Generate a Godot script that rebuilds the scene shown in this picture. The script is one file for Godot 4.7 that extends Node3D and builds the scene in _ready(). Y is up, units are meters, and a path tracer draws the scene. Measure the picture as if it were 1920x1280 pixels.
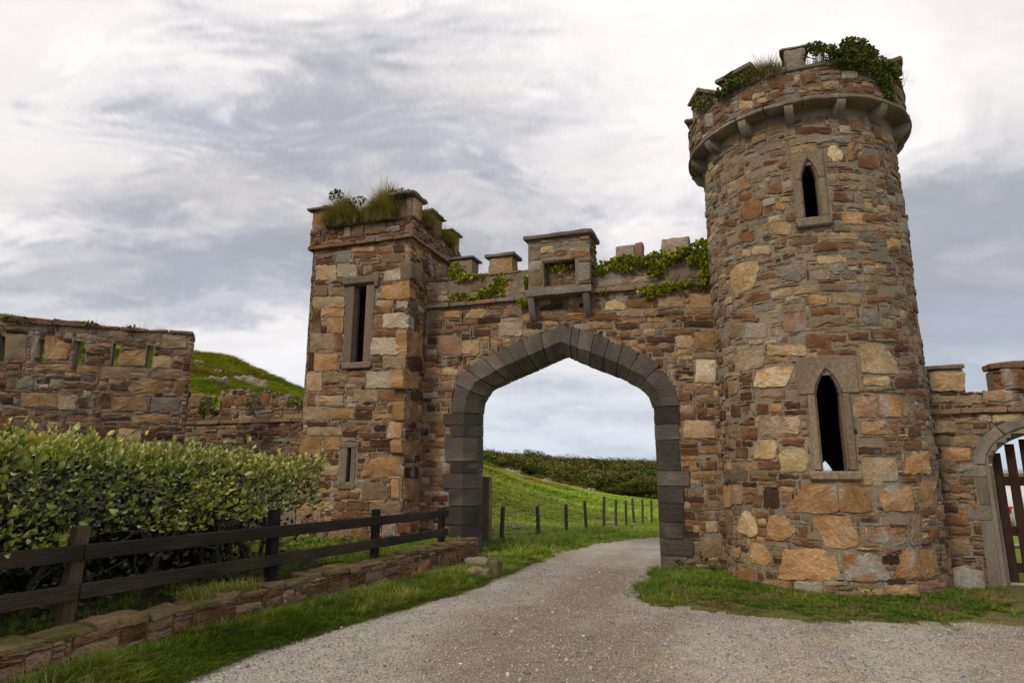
extends Node3D

# ---------- mesh collector ----------
class Mb:
	var v := PackedVector3Array()
	var c := PackedColorArray()
	var t := PackedVector2Array()
	var i := PackedInt32Array()
	func vert(p: Vector3, col: Color, uv: Vector2) -> int:
		v.append(p)
		c.append(col)
		t.append(uv)
		return v.size() - 1
	func tri(a: int, b: int, d: int) -> void:      # counter-clockwise seen from outside
		i.append(a)
		i.append(d)
		i.append(b)
	func quad(a: int, b: int, d: int, e: int) -> void:
		tri(a, b, d)
		tri(a, d, e)
	func mesh() -> ArrayMesh:
		var n := PackedVector3Array()
		n.resize(v.size())
		for k in range(0, i.size(), 3):
			var a := v[i[k]]
			var f := (v[i[k + 2]] - a).cross(v[i[k + 1]] - a)
			n[i[k]] += f
			n[i[k + 1]] += f
			n[i[k + 2]] += f
		for k in n.size():
			n[k] = n[k].normalized() if n[k].length_squared() > 1e-20 else Vector3.UP
		var arr := []
		arr.resize(Mesh.ARRAY_MAX)
		arr[Mesh.ARRAY_VERTEX] = v
		arr[Mesh.ARRAY_NORMAL] = n
		arr[Mesh.ARRAY_COLOR] = c
		arr[Mesh.ARRAY_TEX_UV] = t
		arr[Mesh.ARRAY_INDEX] = i
		var m := ArrayMesh.new()
		m.add_surface_from_arrays(Mesh.PRIMITIVE_TRIANGLES, arr)
		return m

# ---------- a wall face: (u, v, depth) -> place ----------
class Face:
	var o := Vector3.ZERO
	var ux := Vector3.RIGHT
	var nn := Vector3.BACK
	var cyl := false
	var r := 1.0
	var wob := 0.02
	var nz: FastNoiseLite
	func at(u: float, v: float, d: float) -> Vector3:
		var w := wob * nz.get_noise_3d(u * 60.0 + o.x * 31.0, v * 60.0, o.z * 17.0) + d
		if cyl:
			var a := u / r
			return Vector3(o.x + sin(a) * (r + w), v, o.z + cos(a) * (r + w))
		return Vector3(o.x + ux.x * u + nn.x * w, v, o.z + ux.z * u + nn.z * w)

var rng := RandomNumberGenerator.new()
var nz := FastNoiseLite.new()
var nf := FastNoiseLite.new()
var M := {}
var grain_on := false
var taken := {}
const UP := Vector3.UP

func rf(a: float, b: float) -> float:
	return rng.randf_range(a, b)

func noise(p: Vector3, f: float) -> float:
	return nz.get_noise_3d(p.x * f * 100.0, p.y * f * 100.0, p.z * f * 100.0)

func flat_face(o: Vector3, ux: Vector3, wob := 0.02) -> Face:
	var f := Face.new()
	f.o = o
	f.ux = ux
	f.nn = ux.cross(UP)
	f.nz = nz
	f.wob = wob
	return f

func round_face(o: Vector3, r: float, wob := 0.03) -> Face:
	var f := Face.new()
	f.o = o
	f.r = r
	f.cyl = true
	f.nz = nz
	f.wob = wob
	return f

# ---------- nodes ----------
func numbered(called: String) -> String:
	var k: int = taken.get(called, 0)
	taken[called] = k + 1
	return called if k == 0 else "%s_%03d" % [called, k]

func thing(called: String, label: String, category: String, at := Vector3.ZERO, group := "") -> Node3D:
	var o := Node3D.new()
	o.name = numbered(called)
	o.position = at
	add_child(o, true)
	o.set_meta("label", label)
	o.set_meta("category", category)
	if group:
		o.set_meta("group", group)
	return o

func tag(o: Node, label: String, category: String, group := "") -> Node:
	o.set_meta("label", label)
	o.set_meta("category", category)
	if group:
		o.set_meta("group", group)
	return o

func put(called: String, m: Mesh, mat: Material, parent: Node = null, kind := "") -> MeshInstance3D:
	var o := MeshInstance3D.new()
	o.mesh = m
	o.material_override = mat
	if parent == null:
		o.name = numbered(called)
		add_child(o, true)
	else:
		var key := "n_" + called
		var k: int = parent.get_meta(key, 0)
		parent.set_meta(key, k + 1)
		o.name = called if k == 0 else "%s_%03d" % [called, k]
		parent.add_child(o, true)
	if kind:
		o.set_meta("kind", kind)
	return o

func scatter(called: String, m: Mesh, mat: Material, where: Array, cols: Array, parent: Node = null, kind := "stuff") -> MultiMeshInstance3D:
	var mm := MultiMesh.new()
	mm.transform_format = MultiMesh.TRANSFORM_3D
	mm.use_colors = true
	mm.mesh = m
	mm.instance_count = where.size()
	for k in where.size():
		mm.set_instance_transform(k, where[k])
		mm.set_instance_color(k, cols[k])
	var o := MultiMeshInstance3D.new()
	o.multimesh = mm
	o.material_override = mat
	if parent == null:
		o.name = numbered(called)
		add_child(o, true)
	else:
		var key := "n_" + called
		var k: int = parent.get_meta(key, 0)
		parent.set_meta(key, k + 1)
		o.name = called if k == 0 else "%s_%03d" % [called, k]
		parent.add_child(o, true)
	o.set_meta("kind", kind)
	return o

# ---------- textures and materials ----------
func layer(sd: int, freq: float, oct: int, warp := 0.0, cell := false) -> PackedByteArray:
	var n := FastNoiseLite.new()
	n.seed = sd
	n.frequency = freq
	n.fractal_octaves = oct
	n.noise_type = FastNoiseLite.TYPE_SIMPLEX_SMOOTH
	if cell:
		n.noise_type = FastNoiseLite.TYPE_CELLULAR
		n.cellular_return_type = FastNoiseLite.RETURN_DISTANCE
		n.fractal_type = FastNoiseLite.FRACTAL_NONE
	if warp > 0.0:
		n.domain_warp_enabled = true
		n.domain_warp_amplitude = warp
		n.domain_warp_frequency = freq * 0.7
	return n.get_seamless_image(512, 512).get_data()

func two(f: Callable, ls: Array) -> Array:         # f(a, b, c) -> [colour, height]
	var col := PackedByteArray()
	var hgt := PackedByteArray()
	var n: int = ls[0].size()
	col.resize(n * 3)
	hgt.resize(n)
	for k in n:
		var q: Array = f.call(ls[0][k] / 255.0, ls[1][k] / 255.0, ls[2][k] / 255.0)
		var cc: Color = q[0]
		col[k * 3] = clampi(int(pow(maxf(cc.r, 0.0), 0.4545) * 255.0), 0, 255)
		col[k * 3 + 1] = clampi(int(pow(maxf(cc.g, 0.0), 0.4545) * 255.0), 0, 255)
		col[k * 3 + 2] = clampi(int(pow(maxf(cc.b, 0.0), 0.4545) * 255.0), 0, 255)
		hgt[k] = clampi(int(q[1] * 255.0), 0, 255)
	return [ImageTexture.create_from_image(Image.create_from_data(512, 512, false, Image.FORMAT_RGB8, col)), ImageTexture.create_from_image(Image.create_from_data(512, 512, false, Image.FORMAT_L8, hgt))]

func mat(called: String, tx: Array, bump: float, rough := 0.92, spec := 0.35) -> StandardMaterial3D:
	var m := StandardMaterial3D.new()
	m.resource_name = called
	m.vertex_color_use_as_albedo = true
	m.roughness = rough
	m.metallic_specular = spec
	if tx.size():
		m.albedo_texture = tx[0]
		m.heightmap_enabled = true
		m.heightmap_texture = tx[1]
		m.heightmap_scale = bump
	M[called] = m
	return m

func make_materials() -> void:
	var s := func(x, a, b): return clampf((x - a) / (b - a), 0.0, 1.0)
	var fine := layer(11, 0.05, 4)
	var big := layer(12, 0.012, 4, 40.0)
	var mid := layer(13, 0.022, 3, 25.0)
	var grain := layer(14, 0.16, 3)
	var cells := layer(15, 0.10, 1, 0.0, true)
	var smooth := layer(17, 0.010, 2, 30.0)
	var vein := layer(16, 0.02, 4, 60.0)
	mat("quartz", two(func(a, b, c):
		var st: float = s.call(b, 0.5, 0.72)
		var crack: float = s.call(absf(a - 0.5), 0.0, 0.025)
		var l: float = (0.46 + 0.34 * c + 0.44 * a) * (0.74 + 0.26 * crack)
		return [Color(l, l * (1.0 - 0.17 * st), l * (1.0 - 0.36 * st)), 0.5 * a + 0.3 * c + 0.2 * crack], [vein, smooth, fine]), 1.8)
	mat("slate", two(func(a, b, c):
		var l: float = 0.42 + 0.4 * a + 0.38 * c
		return [Color(l, l * (0.92 + 0.1 * b), l * (0.85 + 0.2 * b)), 0.6 * a + 0.4 * c], [mid, big, fine]), 1.6)
	mat("ashlar", two(func(a, b, c):
		var li: float = s.call(a * 0.7 + b * 0.3, 0.62, 0.75)
		var l: float = 0.5 + 0.4 * a + 0.2 * c + 0.25 * li
		return [Color(l, l, l * (1.0 - 0.06 * li)), 0.4 * a + 0.6 * c], [mid, big, fine]), 0.7)
	mat("mortar", two(func(a, b, c):
		var l: float = 0.36 + 0.4 * a + 0.45 * c
		return [Color(l, l * (0.97 + 0.04 * b), l * (0.92 + 0.1 * b)), 0.4 * a + 0.6 * c], [fine, big, grain]), 3.2)
	mat("gravel", two(func(a, b, c):
		var l: float = 0.22 + 0.75 * a + 0.5 * b + 0.3 * (c - 0.5)
		return [Color(l, l * (0.98 - 0.03 * c), l * (0.98 - 0.1 * c)), a * 0.7 + 0.3 * b], [cells, grain, big]), 2.2)
	mat("turf", two(func(a, b, c):
		var l: float = 0.4 + 0.6 * a
		return [Color(l * (0.85 + 0.3 * b), l, l * 0.8), 0.6 * a + 0.4 * c], [grain, big, fine]), 6.0)
	mat("wood", two(func(a, b, c):
		var l: float = 0.2 + 1.0 * a + 0.35 * c
		return [Color(l, l * (0.95 + 0.06 * b), l * (0.9 + 0.1 * b)), 0.7 * a + 0.3 * c], [fine, big, grain]), 1.0, 0.8)
	var lf := mat("leaf", [], 0.0, 0.55, 0.45)
	lf.backlight_enabled = true
	lf.backlight = Color(0.3, 0.34, 0.1)
	var hl := mat("hedge_leaf", [], 0.0, 0.42, 0.5)
	hl.backlight_enabled = true
	hl.backlight = Color(0.12, 0.14, 0.04)
	var gr := mat("grass", [], 0.0, 0.6, 0.3)
	gr.backlight_enabled = true
	gr.backlight = Color(0.4, 0.45, 0.12)
	mat("scrub", [], 0.0, 0.95, 0.1)
	mat("bark", [], 0.0, 0.9)
	mat("pebble", [], 0.0, 0.9)
	mat("paint", [], 0.0, 0.25, 0.5)
	var wm := mat("wire", [], 0.0, 0.5)
	wm.metallic = 0.2

# ---------- stone ----------
# kind -> [tone, second tone, material, stretch of the texture across the bed]
var KINDS := {
	"o": [Color(0.48, 0.32, 0.175), Color(0.33, 0.185, 0.08), "quartz", 1.8],
	"s": [Color(0.56, 0.395, 0.23), Color(0.42, 0.245, 0.11), "quartz", 1.5],
	"t": [Color(0.47, 0.37, 0.24), Color(0.34, 0.245, 0.14), "quartz", 2.0],
	"p": [Color(0.50, 0.375, 0.26), Color(0.38, 0.25, 0.15), "quartz", 1.7],
	"w": [Color(0.62, 0.56, 0.45), Color(0.46, 0.385, 0.28), "quartz", 1.8],
	"k": [Color(0.62, 0.51, 0.355), Color(0.50, 0.32, 0.15), "quartz", 1.4],
	"y": [Color(0.62, 0.49, 0.28), Color(0.48, 0.345, 0.17), "quartz", 1.3],
	"h": [Color(0.43, 0.405, 0.365), Color(0.34, 0.17, 0.07), "quartz", 1.3],
	"m": [Color(0.27, 0.16, 0.108), Color(0.34, 0.225, 0.152), "slate", 1.6],
	"r": [Color(0.165, 0.080, 0.040), Color(0.28, 0.155, 0.078), "slate", 3.0],
	"d": [Color(0.075, 0.044, 0.029), Color(0.135, 0.072, 0.042), "slate", 3.0],
	"b": [Color(0.235, 0.175, 0.115), Color(0.31, 0.215, 0.13), "slate", 2.4],
	"g": [Color(0.28, 0.258, 0.222), Color(0.35, 0.31, 0.25), "slate", 1.8],
}

func pick(w: Dictionary) -> String:
	var total := 0.0
	for k in w:
		total += w[k]
	var x := rng.randf() * total
	for k in w:
		x -= w[k]
		if x <= 0.0:
			return k
	return w.keys()[0]

func shaped(p: PackedVector2Array, cut: float, jit: float, step: float) -> PackedVector2Array:
	var out := PackedVector2Array()
	var n := p.size()
	for k in n:
		var a := p[k]
		var pa := p[(k + n - 1) % n]
		var b := p[(k + 1) % n]
		var lp := a.distance_to(pa)
		var lb := a.distance_to(b)
		var c1 := minf(cut * rf(0.4, 1.3), lp * 0.3)
		var c2 := minf(cut * rf(0.4, 1.3), lb * 0.3)
		out.append(a + (pa - a) / maxf(lp, 0.001) * c1 + Vector2(rf(-jit, jit), rf(-jit, jit)) * 0.5)
		out.append(a + (b - a) / maxf(lb, 0.001) * c2 + Vector2(rf(-jit, jit), rf(-jit, jit)) * 0.5)
		var m := int(lb / step)
		for q in m:
			var s := (q + 1.0) / (m + 1.0)
			out.append(a.lerp(b, s) + Vector2(rf(-jit, jit), rf(-jit, jit)))
	return out

func lime(u: float, v: float, s: float) -> float:      # runs of lime wash left on the stone
	if v < 0.45:
		return 0.0
	return clampf((nf.get_noise_3d(u * 260.0, v * 60.0, s * 100.0) - 0.34) * 4.0, 0.0, 0.75)

func stone_mesh(mb: Mb, f: Face, poly: PackedVector2Array, kind: String, bulge: float, edge: float, deep := -0.04) -> void:
	var K: Array = KINDS[kind]
	var n := poly.size()
	var cen := Vector2.ZERO
	var lo := poly[0]
	var hi := poly[0]
	for p in poly:
		cen += p / n
		lo = lo.min(p)
		hi = hi.max(p)
	var small := minf(hi.x - lo.x, hi.y - lo.y)
	var tone := rf(0.68, 1.25)
	var warm := rf(-0.05, 0.05)
	var c1: Color = K[0]
	var c2: Color = K[1]
	c1 = Color(c1.r * tone * (1.0 + warm), c1.g * tone, c1.b * tone * (1.0 - warm))
	c2 = Color(c2.r * tone, c2.g * tone, c2.b * tone)
	var sd := rf(0.0, 90.0)
	var ang := rf(-0.35, 0.35) if K[2] == "slate" else rf(-0.9, 0.9)
	var ca := cos(ang)
	var sa := sin(ang)
	var off := Vector2(rf(0, 3), rf(0, 3))
	var st: float = K[3]
	var col := func(p: Vector2) -> Color:
		var a := clampf(0.5 + 1.5 * nf.get_noise_3d(p.x * 300.0 + sd * 40.0, p.y * 420.0, sd), 0.0, 1.0)
		var cc := c1.lerp(c2, a)
		var l := lime(p.x, p.y, f.o.x)
		return cc.lerp(Color(0.42, 0.39, 0.35), l)
	var uv := func(p: Vector2) -> Vector2:
		var q := p - cen
		return Vector2((q.x * ca - q.y * sa) * 1.2, (q.x * sa + q.y * ca) * 1.2 * st) + off
	var rings := []
	var tilt := Vector2(rf(-0.04, 0.04), rf(-0.07, 0.03))
	var lip := PackedFloat32Array()
	for k in n:
		lip.append(edge + bulge * rf(-0.25, 0.7) + tilt.dot(poly[k] - cen))
	for lv in 4:
		var ring := PackedInt32Array()
		for k in n:
			var q := poly[k]
			var d := lip[k]
			if lv == 0:
				d = deep
			elif lv == 3:
				q = cen - (cen - q) * rf(0.45, 0.72)
				d = edge + bulge * rf(0.1, 1.3) + tilt.dot(q - cen)
			ring.append(mb.vert(f.at(q.x, q.y, d), col.call(q), uv.call(q) + (Vector2(0, 0.1) if lv == 0 else Vector2.ZERO)))
		rings.append(ring)
	for lv in [0, 2]:
		for k in n:
			var k2 := (k + 1) % n
			mb.quad(rings[lv][k], rings[lv][k2], rings[lv + 1][k2], rings[lv + 1][k])
	var cv := mb.vert(f.at(cen.x, cen.y, edge + bulge * rf(0.3, 1.3)), col.call(cen), uv.call(cen))
	for k in n:
		mb.tri(rings[3][k], rings[3][(k + 1) % n], cv)

func rect(x0: float, y0: float, x1: float, y1: float) -> PackedVector2Array:
	return PackedVector2Array([Vector2(x0, y0), Vector2(x1, y0), Vector2(x1, y1), Vector2(x0, y1)])

func unpack(t: Array) -> PackedVector2Array:
	var p := PackedVector2Array()
	for k in range(1, t.size(), 2):
		p.append(Vector2(t[k], t[k + 1]))
	return p

# lays the stones of one face: the large ones given, the rest filled in rough courses. Returns rows [area, face, polygon, kind, bulge, edge, deep]
func lay(f: Face, u0: float, u1: float, v0: float, v1: float, inside: Callable, given: Array, mix: Callable, heights: Array, gap: float, bulge := 0.014, edge := 0.008, skip := 0.0) -> Array:
	var cu := 0.05
	var cv := 0.042
	var nu := int(ceil((u1 - u0) / cu))
	var nv := int(ceil((v1 - v0) / cv))
	var occ := PackedByteArray()
	occ.resize(nu * nv)
	var rows := []
	for j in nv:
		for k in nu:
			if not inside.call(u0 + (k + 0.5) * cu, v0 + (j + 0.5) * cv):
				occ[j * nu + k] = 1
	for g in given:
		var p := unpack(g)
		var lo := p[0]
		var hi := p[0]
		for q in p:
			lo = lo.min(q)
			hi = hi.max(q)
		for j in range(maxi(0, int((lo.y - v0) / cv) - 1), mini(nv, int((hi.y - v0) / cv) + 2)):
			for k in range(maxi(0, int((lo.x - u0) / cu) - 1), mini(nu, int((hi.x - u0) / cu) + 2)):
				var c := Vector2(u0 + (k + 0.5) * cu, v0 + (j + 0.5) * cv)
				var hit := Geometry2D.is_point_in_polygon(c, p)
				if not hit:
					for s in [Vector2(0.015, 0), Vector2(-0.015, 0), Vector2(0, 0.012), Vector2(0, -0.012)]:
						hit = hit or Geometry2D.is_point_in_polygon(c + s, p)
				if hit:
					occ[j * nu + k] = 1
		var small := minf(hi.x - lo.x, hi.y - lo.y)
		var deep := -0.22 if (lo.x < u0 + 0.06 or hi.x > u1 - 0.06) else -0.05
		rows.append([(hi.x - lo.x) * (hi.y - lo.y) * 1.6, f, shaped(p, minf(0.03, small * 0.13), 0.014, 0.085), g[0], bulge * 1.25, edge + 0.006, deep])
	for j in nv:
		var course: int = heights[rng.randi() % heights.size()]
		var k := 0
		while k < nu:
			if occ[j * nu + k]:
				k += 1
				continue
			var h: int = course if rng.randf() < 0.55 else heights[rng.randi() % heights.size()]
			var w := int(rf(1.6, 4.6) * (0.7 + 0.55 * h))
			var run := 0
			while k + run < nu and run < w + 1 and not occ[j * nu + k + run]:
				run += 1
			if run == w + 1:
				run = w
			var hh := 1
			while hh < h and j + hh < nv:
				var ok := true
				for q in run:
					if occ[(j + hh) * nu + k + q]:
						ok = false
						break
				if not ok:
					break
				hh += 1
			for y in hh:
				for q in run:
					occ[(j + y) * nu + k + q] = 1
			var x0 := u0 + k * cu + gap * rf(0.6, 1.5)
			var x1 := u0 + (k + run) * cu - gap * rf(0.6, 1.5)
			var y0 := v0 + j * cv + gap * rf(0.4, 1.1)
			var y1 := v0 + (j + hh) * cv - gap * rf(0.4, 1.1)
			k += run
			if rng.randf() < skip or x1 - x0 < 0.02:
				continue
			var wave := 0.02 * nz.get_noise_2d(x0 * 70.0, y0 * 60.0)
			var p := rect(x0, y0 + wave, x1, y1 + wave)
			var tl := rf(-0.012, 0.012)
			p[2].y += tl
			p[3].y -= tl
			var small := minf(x1 - x0, y1 - y0)
			rows.append([(x1 - x0) * (y1 - y0), f, shaped(p, small * 0.2, minf(0.012, small * 0.19), 0.07), pick(mix.call(x0, y0)), bulge * rf(0.4, 1.4), edge * rf(0.2, 1.7) + (rf(0.006, 0.02) if rng.randf() < 0.14 else 0.0), -0.04])
	return rows

func set_stones(rows: Array, parent: Node, most := 292) -> void:
	rows.sort_custom(func(a, b): return a[0] > b[0])
	var rest := {}
	for k in rows.size():
		var q: Array = rows[k]
		var mk: String = KINDS[q[3]][2]
		var mb: Mb
		if k < most:
			mb = Mb.new()
		else:
			if not rest.has(mk):
				rest[mk] = Mb.new()
			mb = rest[mk]
		stone_mesh(mb, q[1], q[2], q[3], q[4], q[5], q[6])
		if k < most:
			put("stone", mb.mesh(), M[mk], parent)
	for mk in rest:
		put("small_stones", rest[mk].mesh(), M[mk], parent, "stuff")

# the mortar that the stones sit in
func bed(mb: Mb, f: Face, u0: float, u1: float, v0: float, v1: float, inside: Callable, col: Color, cell := 0.055, d := 0.0) -> void:
	var nu := maxi(1, int((u1 - u0) / cell))
	var nv := maxi(1, int((v1 - v0) / cell))
	var ids := PackedInt32Array()
	ids.resize((nu + 1) * (nv + 1))
	for j in nv + 1:
		for k in nu + 1:
			var u := lerpf(u0, u1, float(k) / nu)
			var v := lerpf(v0, v1, float(j) / nv)
			var w := 0.003 + 0.013 * nf.get_noise_3d(u * 700.0, v * 700.0, f.o.x * 50.0 + f.o.z * 70.0)
			var tn := 1.0 + 0.3 * nz.get_noise_3d(u * 80.0, v * 80.0, 5.0)
			var cc := Color(col.r * tn, col.g * tn, col.b * tn).lerp(Color(0.46, 0.43, 0.39), lime(u, v, f.o.x))
			ids[j * (nu + 1) + k] = mb.vert(f.at(u, v, d + w), cc, Vector2(u, v) * 1.3)
	for j in nv:
		for k in nu:
			if inside.call(lerpf(u0, u1, (k + 0.5) / nu), lerpf(v0, v1, (j + 0.5) / nv)):
				mb.quad(ids[j * (nu + 1) + k], ids[j * (nu + 1) + k + 1], ids[(j + 1) * (nu + 1) + k + 1], ids[(j + 1) * (nu + 1) + k])

# a rough block between eight corners (bit 0 right, bit 1 up, bit 2 towards +z of the block)
func hexa(mb: Mb, q: Array, cell: float, rnd: float, rough: float, col: Color, col2 := Color(-1, 0, 0), freq := 4.0) -> void:
	var L := Vector3(q[0].distance_to(q[1]), q[0].distance_to(q[2]), q[0].distance_to(q[4]))
	var r := minf(rnd, minf(L.x, minf(L.y, L.z)) * 0.45)
	var ax := []
	for a in 3:
		var m := maxi(1, int(L[a] / cell))
		var list := [0.0]
		for k in m + 1:
			list.append(r + (L[a] - 2.0 * r) * k / m)
		list.append(L[a])
		ax.append(list)
	var off := Vector2(rf(0, 5), rf(0, 5))
	var sd := rf(0, 50)
	var tone := rf(0.88, 1.12)
	var up_ := col2 if col2.r >= 0.0 else Color(col.r * 0.75, col.g * 0.75, col.b * 0.75)
	var sc := Vector3.ONE * 1.2
	if grain_on:
		sc = Vector3.ONE * 2.2
		sc[L.max_axis_index()] = 0.14
	for face in 6:
		var a := face >> 1
		var b := (a + 1) % 3
		var c := (a + 2) % 3
		var hi := face & 1
		var nb: int = ax[b].size()
		var nc: int = ax[c].size()
		var first := mb.v.size()
		for j in nc:
			for k in nb:
				var m := Vector3.ZERO
				m[a] = L[a] * hi
				m[b] = ax[b][k]
				m[c] = ax[c][j]
				var inn := m.clamp(Vector3(r, r, r), L - Vector3(r, r, r))
				var dd := (m - inn).normalized()
				m = inn + dd * r
				var s := m / L
				var p: Vector3 = q[0].lerp(q[1], s.x).lerp(q[2].lerp(q[3], s.x), s.y).lerp(q[4].lerp(q[5], s.x).lerp(q[6].lerp(q[7], s.x), s.y), s.z)
				var g: Vector3 = ((q[1] - q[0]) / L.x) * dd.x + ((q[2] - q[0]) / L.y) * dd.y + ((q[4] - q[0]) / L.z) * dd.z
				p += g * rough * (noise(p + Vector3(sd, 0, 0), freq) + 0.5 * noise(p - Vector3(sd, 0, 0), freq * 2.7))
				var t := clampf(0.5 + 1.3 * noise(p + Vector3(0, sd, 0), 1.7), 0.0, 1.0)
				var cc := col.lerp(up_, t)
				mb.vert(p, Color(cc.r * tone, cc.g * tone, cc.b * tone), Vector2(m[b] * sc[b], m[c] * sc[c]) + off)
		for j in nc - 1:
			for k in nb - 1:
				var i0 := first + j * nb + k
				if hi:
					mb.quad(i0, i0 + 1, i0 + nb + 1, i0 + nb)
				else:
					mb.quad(i0, i0 + nb, i0 + nb + 1, i0 + 1)

func box_q(lo: Vector3, hi: Vector3) -> Array:
	var q := []
	for k in 8:
		q.append(Vector3(hi.x if k & 1 else lo.x, hi.y if k & 2 else lo.y, hi.z if k & 4 else lo.z))
	return q

# eight corners of a block standing on a face: u0..u1, v0..v1, d0..d1
func on_face(f: Face, u0: float, u1: float, v0: float, v1: float, d0: float, d1: float) -> Array:
	var q := []
	for k in 8:
		q.append(f.at(u1 if k & 1 else u0, v1 if k & 2 else v0, d1 if k & 4 else d0))
	return q

func jog(q: Array, s: float) -> Array:
	var out := []
	for p in q:
		out.append(p + Vector3(rf(-s, s), rf(-s, s), rf(-s, s)))
	return out

func block(called: String, q: Array, col: Color, m: String, parent: Node, cell := 0.12, rnd := 0.015, rough := 0.008, col2 := Color(-1, 0, 0)) -> MeshInstance3D:
	var mb := Mb.new()
	grain_on = m == "wood"
	hexa(mb, q, cell, rnd, rough, col, col2)
	grain_on = false
	return put(called, mb.mesh(), M[m], parent)

# a flat outline on a face, from depth d0 out to d1, with a bevelled front edge
func slab(mb: Mb, f: Face, poly: PackedVector2Array, d0: float, d1: float, col: Color, bev := 0.012) -> void:
	var n := poly.size()
	var ins := PackedVector2Array()
	for k in n:
		var a := poly[(k + n - 1) % n]
		var b := poly[k]
		var c := poly[(k + 1) % n]
		var e1 := (b - a).normalized()
		var e2 := (c - b).normalized()
		var nn := Vector2(-e1.y, e1.x) + Vector2(-e2.y, e2.x)
		nn = nn.normalized() / maxf(0.5, nn.length() * 0.5)
		ins.append(b + nn * bev)
	var off := Vector2(rf(0, 4), rf(0, 4))
	var tone := rf(0.88, 1.1)
	var cc := func(p: Vector2) -> Color:
		var t := tone * (1.0 + 0.3 * nz.get_noise_3d(p.x * 150.0, p.y * 90.0, off.x * 30.0))
		return Color(col.r * t, col.g * t, col.b * t)
	var rings := []
	for lv in 5:
		var ring := PackedInt32Array()
		for k in n:
			var p := ins[k] if lv >= 3 else poly[k]
			var d: float = [d0, d1 - bev, d1 - bev, d1, d1][lv]
			ring.append(mb.vert(f.at(p.x, p.y, d), cc.call(p), p * 1.2 + off + (Vector2(0.1, d) if lv == 0 else Vector2.ZERO)))
		rings.append(ring)
	for lv in [0, 2]:
		for k in n:
			var k2 := (k + 1) % n
			mb.quad(rings[lv][k], rings[lv][k2], rings[lv + 1][k2], rings[lv + 1][k])
	var tr := Geometry2D.triangulate_polygon(ins)
	for k in range(0, tr.size(), 3):
		var a := ins[tr[k]]
		var b := ins[tr[k + 1]]
		var c := ins[tr[k + 2]]
		if (b - a).cross(c - a) > 0.0:
			mb.tri(rings[4][tr[k]], rings[4][tr[k + 1]], rings[4][tr[k + 2]])
		else:
			mb.tri(rings[4][tr[k]], rings[4][tr[k + 2]], rings[4][tr[k + 1]])

func slab_part(called: String, f: Face, poly: PackedVector2Array, d0: float, d1: float, col: Color, parent: Node, bev := 0.012, m := "ashlar") -> void:
	var mb := Mb.new()
	slab(mb, f, poly, d0, d1, col, bev)
	put(called, mb.mesh(), M[m], parent)

# a strip that lines an opening from depth d0 to d1
func lining(mb: Mb, f: Face, outline: PackedVector2Array, d0: float, d1: float, col: Color) -> void:
	var n := outline.size()
	for k in n:
		var a := outline[k]
		var b := outline[(k + 1) % n]
		var i0 := mb.vert(f.at(a.x, a.y, d0), col, a)
		var i1 := mb.vert(f.at(b.x, b.y, d0), col, b)
		var i2 := mb.vert(f.at(b.x, b.y, d1), col, b + Vector2(0.3, 0.3))
		var i3 := mb.vert(f.at(a.x, a.y, d1), col, a + Vector2(0.3, 0.3))
		mb.quad(i0, i1, i2, i3)

# a solid from a ring of cross-sections; every long edge stays sharp
func sweep(mb: Mb, secs: Array, col: Color, rough := 0.006) -> void:
	var n: int = secs[0].size()
	var tone := rf(0.8, 1.2)
	var off := Vector2(rf(0, 4), rf(0, 4))
	var sd := rf(0, 50)
	var cc := func(p: Vector3) -> Color:
		var t := tone * (1.0 + 0.5 * noise(p * Vector3(1.6, 0.5, 1.0) + Vector3(sd, 0, 0), 2.0))
		return Color(col.r * t, col.g * t, col.b * t).lerp(Color(0.4, 0.38, 0.35), clampf((noise(p + Vector3(0, sd, 0), 4.0) - 0.42) * 2.0, 0.0, 0.3))
	for k in n:
		var k2 := (k + 1) % n
		var first := mb.v.size()
		for s in secs.size():
			for e in [k, k2]:
				var p: Vector3 = secs[s][e]
				mb.vert(p + Vector3(1, 1, 1) * rough * noise(p + Vector3(sd, sd, 0), 5.0), cc.call(p), Vector2(p.x + p.z + (0.3 if e == k2 else 0.0), p.y) * 1.2 + off)
		for s in secs.size() - 1:
			var i0 := first + s * 2
			mb.quad(i0, i0 + 1, i0 + 3, i0 + 2)
	for e in [0, secs.size() - 1]:
		var ids := PackedInt32Array()
		for k in n:
			ids.append(mb.vert(secs[e][k], cc.call(secs[e][k]), Vector2(secs[e][k].x, secs[e][k].z) + off))
		for k in range(1, n - 1):
			if e == 0:
				mb.tri(ids[0], ids[k + 1], ids[k])
			else:
				mb.tri(ids[0], ids[k], ids[k + 1])

func tube(mb: Mb, pts: Array, r0: float, r1: float, col: Color, sides := 6) -> void:
	var rings := []
	for k in pts.size():
		var d: Vector3 = (pts[mini(k + 1, pts.size() - 1)] - pts[maxi(k - 1, 0)]).normalized()
		var a := d.cross(Vector3(0.31, 0.2, 0.93)).normalized()
		var b := d.cross(a)
		var r := lerpf(r0, r1, float(k) / maxi(1, pts.size() - 1))
		var ring := PackedInt32Array()
		for s in sides:
			var w := TAU * s / sides
			var t := rf(0.8, 1.2)
			ring.append(mb.vert(pts[k] + (a * cos(w) + b * sin(w)) * r, Color(col.r * t, col.g * t, col.b * t), Vector2(float(s) / sides, k * 0.3)))
		rings.append(ring)
	for k in pts.size() - 1:
		for s in sides:
			var s2 := (s + 1) % sides
			mb.quad(rings[k][s], rings[k][s2], rings[k + 1][s2], rings[k + 1][s])

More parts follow.
